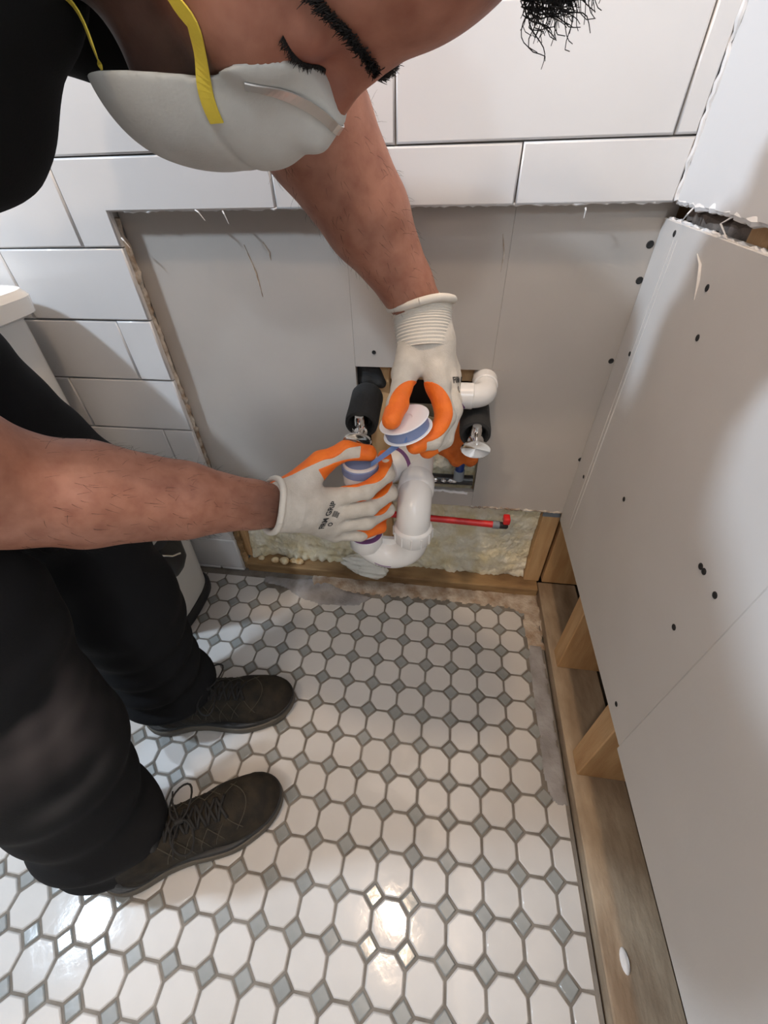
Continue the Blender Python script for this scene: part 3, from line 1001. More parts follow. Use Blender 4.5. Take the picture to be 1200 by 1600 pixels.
# ------------------------------------------------------------------ toilet tank behind the thigh
tk = thing('toilet_tank', 'white ceramic toilet tank lid against the tiled wall', 'toilet')
sup_loft('lid', [(-1.035, -0.105, 0.650, 0.180, 0.086), (-1.035, -0.105, 0.655, 0.190, 0.094), (-1.035, -0.105, 0.678, 0.192, 0.096), (-1.035, -0.105, 0.688, 0.186, 0.090), (-1.035, -0.105, 0.691, 0.170, 0.076)], M_CERAM, tk, 56, 6)
sup_loft('tank', [(-1.045, -0.105, 0.335, 0.15, 0.075), (-1.045, -0.105, 0.36, 0.165, 0.082), (-1.045, -0.105, 0.652, 0.176, 0.086)], M_CERAM, tk, 56, 6)
sup_loft('bowl', [(-1.10, -0.20, 0.0, 0.10, 0.17), (-1.10, -0.19, 0.10, 0.085, 0.15), (-1.10, -0.22, 0.22, 0.11, 0.19), (-1.10, -0.27, 0.36, 0.145, 0.235), (-1.10, -0.27, 0.385, 0.150, 0.24)], M_CERAM, tk, 48, 2.3)

# ------------------------------------------------------------------ roll of thread tape in the left hand
SP = at(634, 664, -0.222)
SN = np.array([-0.30, -0.06, 0.95])
SN /= np.linalg.norm(SN)
roll = thing('tape_roll', 'white spool of blue thread tape held in the left glove', 'tape')
lathe('spool_face', [(0.010, 0.0), (0.0300, 0.0), (0.0308, 0.0008), (0.0300, 0.0018), (0.011, 0.0018), (0.010, 0.0008)], SP + SN * 0.0072, SN, M_TAPEW, roll, 48)
lathe('spool_face', [(0.0, 0.0), (0.0300, 0.0), (0.0308, 0.0008), (0.0300, 0.0018), (0.0, 0.0018)], SP - SN * 0.009, SN, M_TAPEW, roll, 48)
lathe('tape_winding', [(0.0, -0.0072), (0.0272, -0.0072), (0.0272, 0.0072), (0.0, 0.0072)], SP, SN, M_TAPEBD, roll, 48)
# strand running to the other glove
e0 = SP + np.array([0.004, -0.027, 0.001])
e1 = np.array([-0.2855, -0.2005, 0.5115])
pts = [e0 + (e1 - e0) * t + np.array([0, 0, -0.0015]) * math.sin(math.pi * t) for t in np.linspace(0, 1, 9)]
V, F = [], []
for i, p in enumerate(pts):
    w = np.array([0.0, 0.55, 0.83]) * (0.0055 - 0.0022 * i / 8)
    nrm = np.array([0.0, -0.83, 0.55]) * 0.00025
    for sgn, nn in ((-1, 1), (1, 1), (1, -1), (-1, -1)):
        V.append(p + w * sgn + nrm * nn)
for i in range(len(pts) - 1):
    for k in range(4):
        F.append((i * 4 + k, i * 4 + (k + 1) % 4, i * 4 + 4 + (k + 1) % 4, i * 4 + 4 + k))
F += [(3, 2, 1, 0), (32, 33, 34, 35)]
mesh('loose_strand', V, F, M_TAPEB, roll)

# ------------------------------------------------------------------ the person
person = thing('person', 'person in black clothes, white dust mask and orange-palmed gloves bending over the drain', 'person')
# head frame: s to the person's right (towards the camera), u to the crown, f out of the face; origin between the brows
HG = np.array([-0.250, -0.305, 0.869])
HF = np.array([0.1726, 0.0, -0.985])
ROLL = math.radians(11)                           # head tilted towards the near shoulder
HU = math.cos(ROLL) * np.array([0.985, 0.0, 0.1726]) + math.sin(ROLL) * np.array([0.0, -1.0, 0.0])
HS = np.cross(HF, HU)
HM = np.stack([HS, HU, HF], 1)


def hl(p):
    return (p - HG) @ HM


def hw(s, u, f):
    return HG + HM @ np.array([s, u, f], float)


def mirror(q):
    m = q.copy()
    m[:, 0] = np.abs(m[:, 0])
    return m


def head_sdf(q):
    m = mirror(q)
    d = ell(q, (0, 0.030, -0.098), (0.0755, 0.105, 0.0955))
    d = smin(d, ell(q, (0, -0.060, -0.066), (0.058, 0.086, 0.062)), 0.035)
    d = smin(d, ell(m, (0.046, -0.050, -0.040), (0.026, 0.028, 0.030)), 0.03)
    d = smin(d, rcone(m, (0.057, -0.085, -0.100), (0.012, -0.138, -0.024), 0.019, 0.020), 0.025)
    d = smin(d, rcone(m, (0.0, 0.002, -0.013), (0.045, 0.004, -0.034), 0.010, 0.010), 0.014)
    d = smax(d, -ell(m, (0.034, -0.016, 0.006), (0.020, 0.013, 0.018)), 0.012)
    d = smin(d, ell(m, (0.034, -0.017, -0.0215), (0.0175, 0.0120, 0.0125)), 0.007)
    d = smin(d, rcone(q, (0, -0.008, -0.006), (0, -0.046, 0.012), 0.0085, 0.012), 0.010)
    d = smin(d, ell(m, (0.011, -0.052, 0.002), (0.009, 0.008, 0.010)), 0.008)
    ear = smax(ell(m, (0.082, -0.018, -0.105), (0.010, 0.032, 0.019)), -ell(m, (0.093, -0.016, -0.102), (0.008, 0.020, 0.010)), 0.006)
    d = smin(d, ear, 0.008)
    return d


NECK0 = hw(0, -0.070, -0.120)
SH_N = np.array([-0.560, -0.575, 0.895])          # near shoulder
SH_F = np.array([-0.600, -0.205, 0.985])          # far shoulder
EL_N = np.array([-0.568, -0.425, 0.622])
WR_N = np.array([-0.392, -0.275, 0.490])
EL_F = np.array([-0.368, -0.130, 0.902])
WR_F = np.array([-0.227, -0.110, 0.680])


def lerp(a, b, t):
    return a + (b - a) * t


def arm_sdf(p, sh, el, wr, k=1.0):
    d = rcone(p, sh, el, 0.060, 0.050)
    # forearm: thick below the elbow, flattening to the wrist
    f1, f2, f3 = lerp(el, wr, 0.22), lerp(el, wr, 0.55), lerp(el, wr, 0.85)
    f = chain(p, [el, f1, f2, f3, wr, wr + (wr - el) / np.linalg.norm(wr - el) * 0.02], [0.045 * k, 0.0515 * k, 0.0425 * k, 0.0300 * (0.5 + 0.5 * k), 0.0275, 0.027], 0.008)
    return smin(d, f, 0.02)


def torso_sdf(p):
    d = ell(p, (-0.69, -0.385, 0.945), (0.205, 0.170, 0.118))
    d = smin(d, ell(p, (-0.90, -0.420, 0.930), (0.22, 0.150, 0.120)), 0.06)
    d = smin(d, rcone(p, SH_N, SH_F, 0.066, 0.066), 0.06)
    return d



def body_sdf(p):
    d = np.linalg.norm(p - hw(0, 0.0, -0.085), axis=1) - 0.19      # cheap bound away from the head
    near = d < 0.03
    if near.any():
        d[near] = head_sdf(hl(p[near]))
    neck = rcone(p, NECK0, (-0.52, -0.375, 0.962), 0.056, 0.070)
    d = smin(d, neck, 0.03)
    d = smin(d, torso_sdf(p) + 0.012, 0.03)
    d = smin(d, arm_sdf(p, SH_N, EL_N, WR_N, 1.0), 0.03)
    d = smin(d, arm_sdf(p, SH_F, EL_F, WR_F, 1.09), 0.03)
    return d


body = sdf_mesh('body', body_sdf, (-1.14, -0.66, 0.44), (-0.10, -0.05, 1.13), 0.0025, M_SKIN, person, slack=1.35)
V = verts_of(body)
q = hl(V)
base = np.tile(np.array([[0.37, 0.165, 0.105]]), (len(V), 1))
ish = (np.abs(q[:, 0]) < 0.09) & (q[:, 1] > -0.2)
red_ = np.exp(-((np.abs(q[:, 0]) - 0.032) ** 2 + (q[:, 1] + 0.022) ** 2) / 0.016 ** 2) * (q[:, 2] > -0.06)
base *= 1 - red_[:, None] * np.array([0.25, 0.45, 0.42])
fl = np.clip(1 - np.abs(q[:, 0]) / 0.1, 0, 1) * (q[:, 1] > -0.14) * (q[:, 1] < 0.1)
base *= 1 - 0.12 * fl[:, None] * np.array([0.2, 1.0, 1.0])
# beard shadow on jaw and throat
beard = np.clip((-0.055 - q[:, 1]) / 0.04, 0, 1) * np.clip((0.10 - np.abs(q[:, 0])) / 0.02, 0, 1) * np.clip((q[:, 1] + 0.215) / 0.03, 0, 1) * np.clip((q[:, 2] + 0.135) / 0.02, 0, 1)
base *= 1 - 0.80 * beard[:, None]
colour_attr(body, base)

# hair: cap plus loose curls falling from the forehead
def cap_sdf(p):
    q = hl(p)
    d = head_sdf(q) - 0.010 - 0.004 * noise3(p, 260, 3) - 0.002 * noise3(p, 600, 4)
    reg = -((q[:, 1] - 0.095) + 0.55 * np.maximum(0, -(q[:, 2] + 0.035)) * 1.6)
    return smax(d, reg, 0.01)


hair = sdf_mesh('hair', cap_sdf, (-0.42, -0.42, 0.83), (-0.08, -0.19, 1.10), 0.0035, M_HAIR, person)
rs = np.random.RandomState(7)
curls = []
for i in range(1300):
    s, u = rs.uniform(-0.055, 0.055), rs.uniform(0.084, 0.124)
    f = -0.098 + 0.0955 * math.sqrt(max(0.05, 1 - ((u - 0.03) / 0.105) ** 2 - (s / 0.0755) ** 2))
    p0 = hw(s, u, f)
    out = hw(s * 1.1, u + 0.03, f + 0.03) - p0
    L = rs.uniform(0.018, 0.040) * (1.15 if i < 250 else 0.85)
    d1 = np.array([0.80, 0, -0.62]) + rs.normal(0, 0.35, 3)
    d1 /= np.linalg.norm(d1)
    e1 = np.cross(d1, [0, 1, 0.3])
    e1 /= np.linalg.norm(e1)
    e2 = np.cross(d1, e1)
    R_, tw, ph = rs.uniform(0.002, 0.005), rs.uniform(1.0, 2.2), rs.uniform(0, 6.28)
    t = np.linspace(0, 1, 16)
    pts = p0 + t[:, None] * d1 * L + (np.minimum(1, t * 3) * R_)[:, None] * (np.cos(ph + tw * 6.28 * t)[:, None] * e1 + np.sin(ph + tw * 6.28 * t)[:, None] * e2)
    curls.append((pts, np.linspace(0.0006, 0.0002, 16)))
joined_tubes('forelock', curls, M_HAIR, hair, 3)


def strands(name, root, n, dirfn, L, material, parent, seed, r=0.0004):
    rs = np.random.RandomState(seed)
    out = []
    ts = rs.rand(n)
    roots = march(lambda p: head_sdf(hl(p)), np.array([root(t, rs) for t in ts]), -HF, 0.0003)
    for t, p in zip(ts, roots):
        d = dirfn(t, rs)
        c = np.array([p, p + d * L * 0.5, p + d * L + rs.normal(0, 0.0008, 3)])
        out.append((c, np.array([r, r * 0.8, r * 0.3])))
    return joined_tubes(name, out, material, parent, 3)


for sg in (1, -1):
    def brow_root(t, rs, sg=sg):
        s, u = sg * (0.006 + 0.056 * t), 0.004 + 0.005 * math.sin(2.4 * t) - 0.015 * t * t + rs.normal(0, 0.0019) * (1 - 0.5 * t)
        return hw(s, u, 0.03)
    strands('eyebrow', brow_root, 700, lambda t, rs, sg=sg: HS * sg * (0.7 + 0.5 * t) + HU * (0.40 - 0.9 * t) + HF * 0.12 + rs.normal(0, 0.10, 3), 0.0065, M_HAIR, person, 31 + sg, 0.00036)

    def lash_root(t, rs, sg=sg):
        s = sg * (0.017 + 0.038 * t)
        return hw(s, -0.0215 - 0.0015 * math.sin(3.14 * t) - 0.003 * t, 0.03)
    strands('eyelashes', lash_root, 170, lambda t, rs, sg=sg: HF * 0.55 - HU * 0.5 + HS * sg * (t - 0.4) + rs.normal(0, 0.1, 3), 0.0036, M_HAIR, person, 51 + sg, 0.00033)

# fine dark hair on the forearms
rs = np.random.RandomState(23)
for (el_, wr_, n_) in ((EL_N, WR_N, 420), (EL_F, WR_F, 320)):
    hairs = []
    ax_ = (wr_ - el_) / np.linalg.norm(wr_ - el_)
    t_ = ((V - el_) @ ax_) / np.linalg.norm(wr_ - el_)
    rad = np.linalg.norm(V - el_ - ((V - el_) @ ax_)[:, None] * ax_, axis=1)
    cand = np.nonzero((t_ > 0.05) & (t_ < 0.92) & (rad < 0.062))[0]
    P0 = V[rs.choice(cand, n_)]
    n0 = np.stack([body_sdf(P0 + 0.002 * np.eye(3)[k]) - body_sdf(P0 - 0.002 * np.eye(3)[k]) for k in range(3)], 1)
    n0 /= np.linalg.norm(n0, axis=1)[:, None] + 1e-9
    for p_, nn in zip(P0, n0):
        d_ = 0.35 * nn + 0.8 * ax_ + rs.normal(0, 0.45, 3)
        d_ -= nn * min(0, d_ @ nn - 0.15)
        d_ /= np.linalg.norm(d_)
        L_ = rs.uniform(0.005, 0.012)
        hairs.append((np.array([p_, p_ + d_ * L_ * 0.5 + nn * 0.0006, p_ + d_ * L_ + ax_ * 0.001]), np.array([0.00011, 0.0001, 0.00005])))
    joined_tubes('arm_hair', hairs, M_HAIR, person, 3)['kind'] = 'stuff'

# ------------------------------------------------------------------ mask
def mask_sdf(p):
    q = hl(p)
    m = mirror(q)
    cup = ell(q, (0, -0.100, -0.037), (0.066, 0.092, 0.061))
    cup = smin(cup, rcone(q, (0, -0.030, -0.006), (0, -0.075, 0.004), 0.017, 0.022), 0.02)
    face = smin(head_sdf(q), ell(q, (0, -0.062, -0.064), (0.060, 0.090, 0.064)), 0.01) - 0.0025
    d = smin(cup, smax(face, cup - 0.011, 0.004), 0.006)
    # rim: starts on the bridge of the nose, runs along the cheek to the jaw
    rim = -(q[:, 2] + 0.015 + 0.24 * np.maximum(0, -q[:, 1] - 0.070) - 0.10 * np.maximum(0, q[:, 1] + 0.060))
    d = smax(d, rim, 0.002)
    d = smax(d, q[:, 1] + 0.0215 + 0.12 * np.abs(q[:, 0]), 0.004)
    # pressed seam across the cup and gentle dents
    d = d + 0.0012 * np.exp(-((q[:, 1] + 0.085 + 0.3 * (q[:, 2] + 0.01)) / 0.003) ** 2) + 0.0010 * noise3(p, 120, 9)
    return d


mask = sdf_mesh('dust_mask', mask_sdf, (-0.44, -0.40, 0.80), (-0.23, -0.21, 0.94), 0.0018, M_MASK, person)


def ribbon(name, P, Nn, w, th, material, parent):
    """flat band through points P lying along surface normals Nn"""
    P, Nn = np.asarray(P), np.asarray(Nn)
    T = np.gradient(P, axis=0)
    T /= np.linalg.norm(T, axis=1)[:, None]
    S = np.cross(T, Nn)
    S /= np.linalg.norm(S, axis=1)[:, None]
    V = []
    for i in range(len(P)):
        for a, b in ((-1, 0), (1, 0), (1, 1), (-1, 1)):
            V.append(P[i] + S[i] * w / 2 * a + Nn[i] * th * b)
    F = []
    for i in range(len(P) - 1):
        for k in range(4):
            F.append((i * 4 + k, i * 4 + (k + 1) % 4, i * 4 + 4 + (k + 1) % 4, i * 4 + 4 + k))
    F += [(3, 2, 1, 0), tuple(len(V) - 4 + k for k in range(4))]
    return mesh(name, V, F, material, parent)


def both(p):
    return np.minimum(body_sdf(p), mask_sdf(p))


def grad(fn, P, e=0.0015):
    g = np.stack([fn(P + e * np.eye(3)[k]) - fn(P - e * np.eye(3)[k]) for k in range(3)], 1)
    return g / (np.linalg.norm(g, axis=1)[:, None] + 1e-9)


def drape(fn, pts, n=26, lift=0.0004, it=6):
    pts = np.asarray(pts, float)
    t = np.linspace(0, len(pts) - 1, n)
    P = np.stack([np.interp(t, np.arange(len(pts)), pts[:, k]) for k in range(3)], 1)
    for _ in range(it):
        P -= (fn(P) - lift)[:, None] * grad(fn, P)
    for _ in range(14):                                # taut band: smooth, and push out of the surface only
        P[1:-1] = (P[:-2] + 2 * P[1:-1] + P[2:]) / 4
        P -= np.minimum(fn(P) - lift, 0)[:, None] * grad(fn, P)
    N_ = grad(fn, P, 0.003)
    for _ in range(6):
        N_[1:-1] = (N_[:-2] + N_[1:-1] + N_[2:]) / 3
    return P, N_ / np.linalg.norm(N_, axis=1)[:, None]


P, Nn = drape(both, [at(338, 212, -0.345), at(280, 140, -0.372), at(222, 65, -0.385), at(168, 0, -0.390), hw(0.070, -0.065, -0.155), hw(0.05, -0.02, -0.190)], 44)
ribbon('strap', P, Nn, 0.0085, 0.0009, M_STRAP, mask)
P, Nn = drape(both, [hw(0.050, -0.150, -0.035), hw(0.058, -0.150, -0.062)], 12)
ribbon('strap', P, Nn, 0.0065, 0.0009, M_STRAP, mask)
P, Nn = drape(mask_sdf, [at(382, 160, -0.352), at(410, 158, -0.348), at(445, 168, -0.340), at(480, 180, -0.330), at(520, 188, -0.312), hw(0.0, -0.034, 0.012), hw(-0.02, -0.04, 0.005)], 24)
ribbon('nose_clip', P, Nn, 0.0058, 0.0008, M_CLIP, mask)

# ------------------------------------------------------------------ shirt
SL_N = lerp(SH_N, EL_N, 0.62)
SL_F = lerp(SH_F, EL_F, 0.62)


def shirt_sdf(p):
    d = torso_sdf(p) - 0.004
    d = smin(d, rcone(p, SH_N, SL_N, 0.075, 0.068), 0.04)
    d = smin(d, rcone(p, SH_F, SL_F, 0.072, 0.064), 0.04)
    # cloth sagging from the chest and collar around the neck
    d = smin(d, rcone(p, (-0.540, -0.345, 0.907), (-0.474, -0.335, 0.936), 0.087, 0.070), 0.04)
    d = smin(d, ell(p, (-0.622, -0.36, 0.860), (0.142, 0.13, 0.060)), 0.05)
    d = smax(d, -rcone(p, (-0.450, -0.340, 0.962), (-0.32, -0.30, 0.970), 0.056, 0.062), 0.006)
    w = np.array([0.3, 0.4, 1.0])
    d = d + 0.0035 * np.sin(p @ np.array([46, 30, 22]) + 2 * noise3(p, 14, 3)) * np.clip((-0.50 - p[:, 0]) / 0.1, 0, 1) + 0.002 * noise3(p, 50, 6)
    return d


sdf_mesh('shirt', shirt_sdf, (-1.16, -0.68, 0.66), (-0.36, -0.07, 1.10), 0.0045, M_SHIRT, person)

# ------------------------------------------------------------------ trousers
LEG_F = [np.array(a) for a in ((-0.860, -0.315, 0.920), (-0.702, -0.285, 0.500), (-0.676, -0.352, 0.130))]
LEG_N = [np.array(a) for a in ((-0.880, -0.490, 0.900), (-0.672, -0.490, 0.480), (-0.645, -0.568, 0.125))]


def trousers_sdf(p):
    d = ell(p, (-0.920, -0.405, 0.925), (0.140, 0.185, 0.135))
    for k, (h, kn, an) in enumerate((LEG_F, LEG_N)):
        f = rcone(p, h, kn, 0.105, 0.082)
        f = smin(f, rcone(p, kn, lerp(kn, an, 0.55), 0.082, 0.080), 0.04)
        f = smin(f, rcone(p, lerp(kn, an, 0.55), an + (0.0, 0, -0.015), 0.080, 0.072), 0.04)
        # flared hem resting on the shoe
        f = smin(f, ell(p, an + np.array([0.012, 0.0, -0.045]), (0.078, 0.068, 0.045)), 0.02)
        z = p[:, 2]
        fold = np.sin(z * 95 + 3.0 * noise3(p, 13, 5 + k) + 24 * p[:, 0])
        low = np.clip((0.30 - z) / 0.2, 0, 1)
        knee = np.exp(-((z - kn[2]) / 0.12) ** 2)
        f = f + 0.0045 * fold * (0.25 + low) + 0.004 * noise3(p, 26, 11 + k) + 0.003 * knee * np.sin(z * 70 - 40 * p[:, 0] + 2 * noise3(p, 16, 9))
        f = np.maximum(f, 0.052 + 0.30 * (an[0] - p[:, 0] + 0.02) * 0.2 - z + 0.004 * np.sin(60 * p[:, 1]))
        d = smin(d, f, 0.015)
    return d


tr = sdf_mesh('trousers', trousers_sdf, (-1.16, -0.74, 0.02), (-0.54, -0.16, 1.08), 0.0045, M_TROUS, person)
V = verts_of(tr)
base = np.tile(np.array([[0.0065, 0.0065, 0.0072]]), (len(V), 1))
dust = np.exp(-(((V - np.array([-0.600, -0.540, 0.39])) / np.array([0.06, 0.05, 0.055])) ** 2).sum(1)) * np.clip(0.55 + 0.6 * noise3(V, 60, 1) + 0.35 * noise3(V, 190, 2), 0, 1)
dust2 = np.exp(-(((V - np.array([-0.585, -0.56, 0.30])) / np.array([0.05, 0.05, 0.02])) ** 2).sum(1)) * np.clip(0.4 + 0.6 * noise3(V, 110, 5), 0, 1)
base += dust[:, None] * np.array([0.085, 0.070, 0.066]) + dust2[:, None] * np.array([0.04, 0.038, 0.036])
colour_attr(tr, base)

# ------------------------------------------------------------------ shoes
def make_shoe(heel, toe, seed):
    heel, toe = np.array([*heel, 0.0]), np.array([*toe, 0.0])
    ax = (toe - heel)
    L = np.linalg.norm(ax)
    ax /= L
    ay = np.array([-ax[1], ax[0], 0])
    Rm = np.stack([ax, ay, np.array([0, 0, 1.0])], 1)
    S = L / 0.288

    def loc(p):
        return (p - heel) @ Rm / S

    def wld(q):
        return heel + (np.asarray(q) * S) @ Rm.T

    def outline(q, g=0.0):
        d = smin(ell(q * [1, 1, 0], (0.048, 0, 0), (0.049, 0.037, 1)), ell(q * [1, 1, 0], (0.205, 0.003, 0), (0.083, 0.049, 1)), 0.03)
        d = smin(d, rcone(q * [1, 1, 0], (0.05, 0, 0), (0.19, 0.003, 0), 0.032, 0.043), 0.02)
        return d - g

    def upper(p):
        q = loc(p)
        d = ell(q, (0.222, 0.003, 0.030), (0.066, 0.0455, 0.034))
        d = smin(d, rcone(q, (0.050, 0, 0.045), (0.190, 0.003, 0.036), 0.036, 0.0385), 0.02)
        d = smin(d, rcone(q, (0.075, 0, 0.060), (0.150, 0.002, 0.050), 0.036, 0.030), 0.02)
        d = smin(d, rcone(q, (0.052, 0, 0.045), (0.060, 0, 0.098), 0.037, 0.036), 0.02)
        # toe cap rand, side overlays, eyestay
        d = d - 0.0016 * (1 / (1 + np.exp(-(q[:, 0] - 0.258 + 4 * q[:, 1] ** 2 + 0.35 * (q[:, 2] - 0.03)) / 0.0012)))
        d = d - 0.0012 * (np.sin(q[:, 0] * 160 + q[:, 2] * 90) > 0.2) * (q[:, 0] < 0.11) * (q[:, 2] < 0.07)
        d = d - 0.0010 * ((np.abs(np.abs(q[:, 1]) - 0.020) < 0.006) & (q[:, 0] > 0.085) & (q[:, 0] < 0.19) & (q[:, 2] > 0.05))
        d = smax(d, -(q[:, 2] - 0.014), 0.003)
        d = smax(d, q[:, 2] - 0.118, 0.004)
        return d * S

    def sole(p):
        q = loc(p)
        spring = 0.010 * np.clip((q[:, 0] - 0.22) / 0.07, 0, 1) ** 2
        d = smax(outline(q, 0.003), np.abs(q[:, 2] - 0.0105 - spring) - 0.0098, 0.004)
        return d * S

    def mid(p):
        q = loc(p)
        spring = 0.010 * np.clip((q[:, 0] - 0.22) / 0.07, 0, 1) ** 2
        return smax(outline(q, 0.0005), np.abs(q[:, 2] - 0.022 - spring) - 0.0055, 0.003) * S
    lo = np.minimum(heel, toe) - 0.08
    hi = np.maximum(heel, toe) + 0.08
    lo[2], hi[2] = -0.004, 0.14
    shoe = sdf_mesh('shoe', upper, lo, hi, 0.0021, M_SHOE, person)
    sdf_mesh('outsole', sole, lo, hi, 0.0028, M_MIDSOLE, shoe)
    sdf_mesh('midsole', mid, lo, hi, 0.0026, M_SHOE2, shoe)

    def top(x, y, lift=0.0):
        P = wld(np.array([[x, y, 0.16]]))
        return march(upper, P, (0, 0, -1), lift * S)[0]
    lace = []
    xs = np.linspace(0.116, 0.192, 6)
    for k, x in enumerate(xs):
        w = 0.017
        for sgn in (1, -1):
            x2 = x + 0.013
            lace.append(([top(x, -sgn * w, 0.001), top(x + 0.004, -sgn * w * 0.4, 0.003 + 0.0015 * (sgn > 0)), top(x + 0.009, sgn * w * 0.4, 0.003 + 0.0015 * (sgn < 0)), top(x2, sgn * w, 0.001)], 0.0024))
        lace.append(([top(x, -w, 0.001), top(x, 0, 0.004), top(x, w, 0.001)], 0.0018))
    # bow
    kn = top(0.140, 0.0, 0.008)
    for sgn, ln in ((1, 0.055), (-1, 0.045)):
        t = np.linspace(0, 2 * math.pi, 18)
        a_ = Rm @ np.array([0.15, sgn, 0]) * S
        b_ = Rm @ np.array([1, -0.1 * sgn, 0]) * S
        pts = [kn + a_ * ln * (1 - math.cos(k)) / 2 + b_ * 0.016 * math.sin(k) + np.array([0, 0, 0.010 * math.sin(k / 2) - 0.022 * ((1 - math.cos(k)) / 2) ** 2]) for k in t]
        lace.append((pts, 0.0016))
        lace.append(([kn, kn + a_ * ln * 0.5 - b_ * 0.012 + (0, 0, 0.004), kn + a_ * ln * 0.9 - b_ * 0.02 - (0, 0, 0.012)], 0.0015))
    lace.append(([kn - Rm @ np.array([0.006, 0, 0]), kn, kn + Rm @ np.array([0.006, 0, 0])], 0.0045))
    lace2 = []
    for pts, r in lace:
        pts = np.array(pts, float)
        t = np.linspace(0, len(pts) - 1, max(9, len(pts)))
        lace2.append((np.stack([np.interp(t, np.arange(len(pts)), pts[:, k]) for k in range(3)], 1), r))
    joined_tubes('laces', lace2, M_LACE, shoe, 6)
    # seams stitched over the toe and sides
    st = []
    for fx in (lambda y: (0.198 + 0.020 * (y / 0.03) ** 2, y), lambda y: (0.236 - 0.022 * (y / 0.034) ** 2, y)):
        st.append(([top(*fx(y), 0.0004) for y in np.linspace(-0.034, 0.034, 15)], 0.0008))
    for sgn in (1, -1):
        for x0 in (0.105, 0.128, 0.151, 0.174):
            st.append(([top(x0 + 0.02 * k, sgn * (0.020 + 0.018 * k), 0.0004) for k in np.linspace(0, 1, 7)], 0.0007))
            st.append(([top(x0 + 0.025 - 0.02 * k, sgn * (0.020 + 0.018 * k), 0.0004) for k in np.linspace(0, 1, 7)], 0.0007))
    joined_tubes('stitching', st, M_STITCH, shoe, 5)
    rand = lambda p: smax(upper(p) - 0.0013, (loc(p)[:, 2] - 0.028 - 0.10 * np.maximum(0, loc(p)[:, 0] - 0.20) + 0.6 * np.maximum(0, 0.19 - loc(p)[:, 0])) * S, 0.001)
    sdf_mesh('toe_rand', rand, lo, hi, 0.0024, M_SHOE2, shoe)
    counter = lambda p: smax(upper(p) - 0.0011, smax(loc(p)[:, 0] - 0.085 + 0.5 * loc(p)[:, 2], loc(p)[:, 2] - 0.078, 0.004) * S, 0.001)
    sdf_mesh('heel_counter', counter, lo, hi, 0.0024, M_SHOE2, shoe)
    tongue = lambda p: smax(ell(loc(p), (0.098, 0, 0.088), (0.014, 0.024, 0.036)), -ell(loc(p), (0.088, 0, 0.10), (0.014, 0.022, 0.04)), 0.004) * S
    sdf_mesh('tongue', tongue, lo, hi, 0.0026, M_SHOE2, shoe)
    return shoe


make_shoe((-0.655, -0.618), (-0.418, -0.478), 1)
make_shoe((-0.724, -0.385), (-0.446, -0.322), 2)

# ------------------------------------------------------------------ gloves
AXP = np.array([LX + 0.002, TY - 0.002])

R_W = WR_N
R_F = {
    'index': ([(-0.336, -0.237, 0.478), (-0.288, -0.231, 0.489), (-0.263, -0.202, 0.498), (-0.270, -0.176, 0.508)], [0.0125, 0.0112, 0.0106, 0.0098]),
    'middle': ([(-0.333, -0.241, 0.455), (-0.284, -0.233, 0.462), (-0.260, -0.200, 0.463), (-0.272, -0.172, 0.462)], [0.0128, 0.0114, 0.0108, 0.0098]),
    'ring': ([(-0.335, -0.240, 0.431), (-0.289, -0.233, 0.434), (-0.264, -0.202, 0.432), (-0.276, -0.172, 0.430)], [0.0124, 0.0108, 0.0102, 0.0094]),
    'pinky': ([(-0.340, -0.235, 0.408), (-0.302, -0.231, 0.405), (-0.276, -0.208, 0.402), (-0.278, -0.182, 0.400)], [0.0114, 0.0098, 0.0092, 0.0084]),
}
R_T = ([(-0.378, -0.248, 0.502), (-0.350, -0.216, 0.520), (-0.319, -0.197, 0.530), (-0.289, -0.192, 0.5245)], [0.0165, 0.0140, 0.0122, 0.0105])

L_W = WR_F
L_F = {
    'index': ([at(684, 602, -0.165), at(697, 652, -0.196), at(677, 688, -0.222), at(648, 696, -0.236)], [0.0130, 0.0116, 0.0108, 0.0098]),
    'middle': ([at(697, 594, -0.143), at(708, 640, -0.172), at(694, 686, -0.198), at(668, 704, -0.208)], [0.0130, 0.0116, 0.0108, 0.0098]),
    'ring': ([at(703, 587, -0.122), at(708, 628, -0.148), at(697, 672, -0.172), at(680, 694, -0.178)], [0.0124, 0.0108, 0.0102, 0.0094]),
    'pinky': ([at(703, 578, -0.102), at(706, 612, -0.124), at(698, 645, -0.142), at(686, 664, -0.146)], [0.0114, 0.0098, 0.0092, 0.0084]),
}
L_T = ([at(650, 540, -0.132), at(632, 585, -0.165), at(621, 630, -0.214), at(612, 656, -0.244)], [0.0165, 0.0138, 0.0118, 0.0105])


def glove_sdf(p, W_, F_, T_, wrist_r=0.030):
    W_ = np.asarray(W_)
    tp, tr_ = T_
    palm = None
    for k in F_:
        a = np.asarray(F_[k][0][0])
        e = rcone(p, lerp(W_, a, 0.12), a, 0.0215, F_[k][1][0] + 0.0015)
        palm = e if palm is None else smin(palm, e, 0.014)
    palm = smin(palm, rcone(p, W_, lerp(W_, np.asarray(F_['middle'][0][0]), 0.4), wrist_r, 0.026), 0.016)
    palm = smin(palm, rcone(p, lerp(W_, np.asarray(tp[0]), 0.4), tp[1], 0.024, tr_[1]), 0.016)
    d = palm
    fing = None
    for k in F_:
        c = chain(p, F_[k][0], F_[k][1], 0.005)
        fing = c if fing is None else smin(fing, c, 0.0022)
    d = smin(d, fing, 0.007)
    th = chain(p, tp, tr_, 0.006)
    d = smin(d, th, 0.009)
    # knit wrinkles across the knuckles
    return d + 0.0005 * noise3(p, 330, 3)


def r_glove(p):
    return glove_sdf(p, R_W, R_F, R_T)


def l_glove(p):
    return glove_sdf(p, L_W, L_F, L_T)


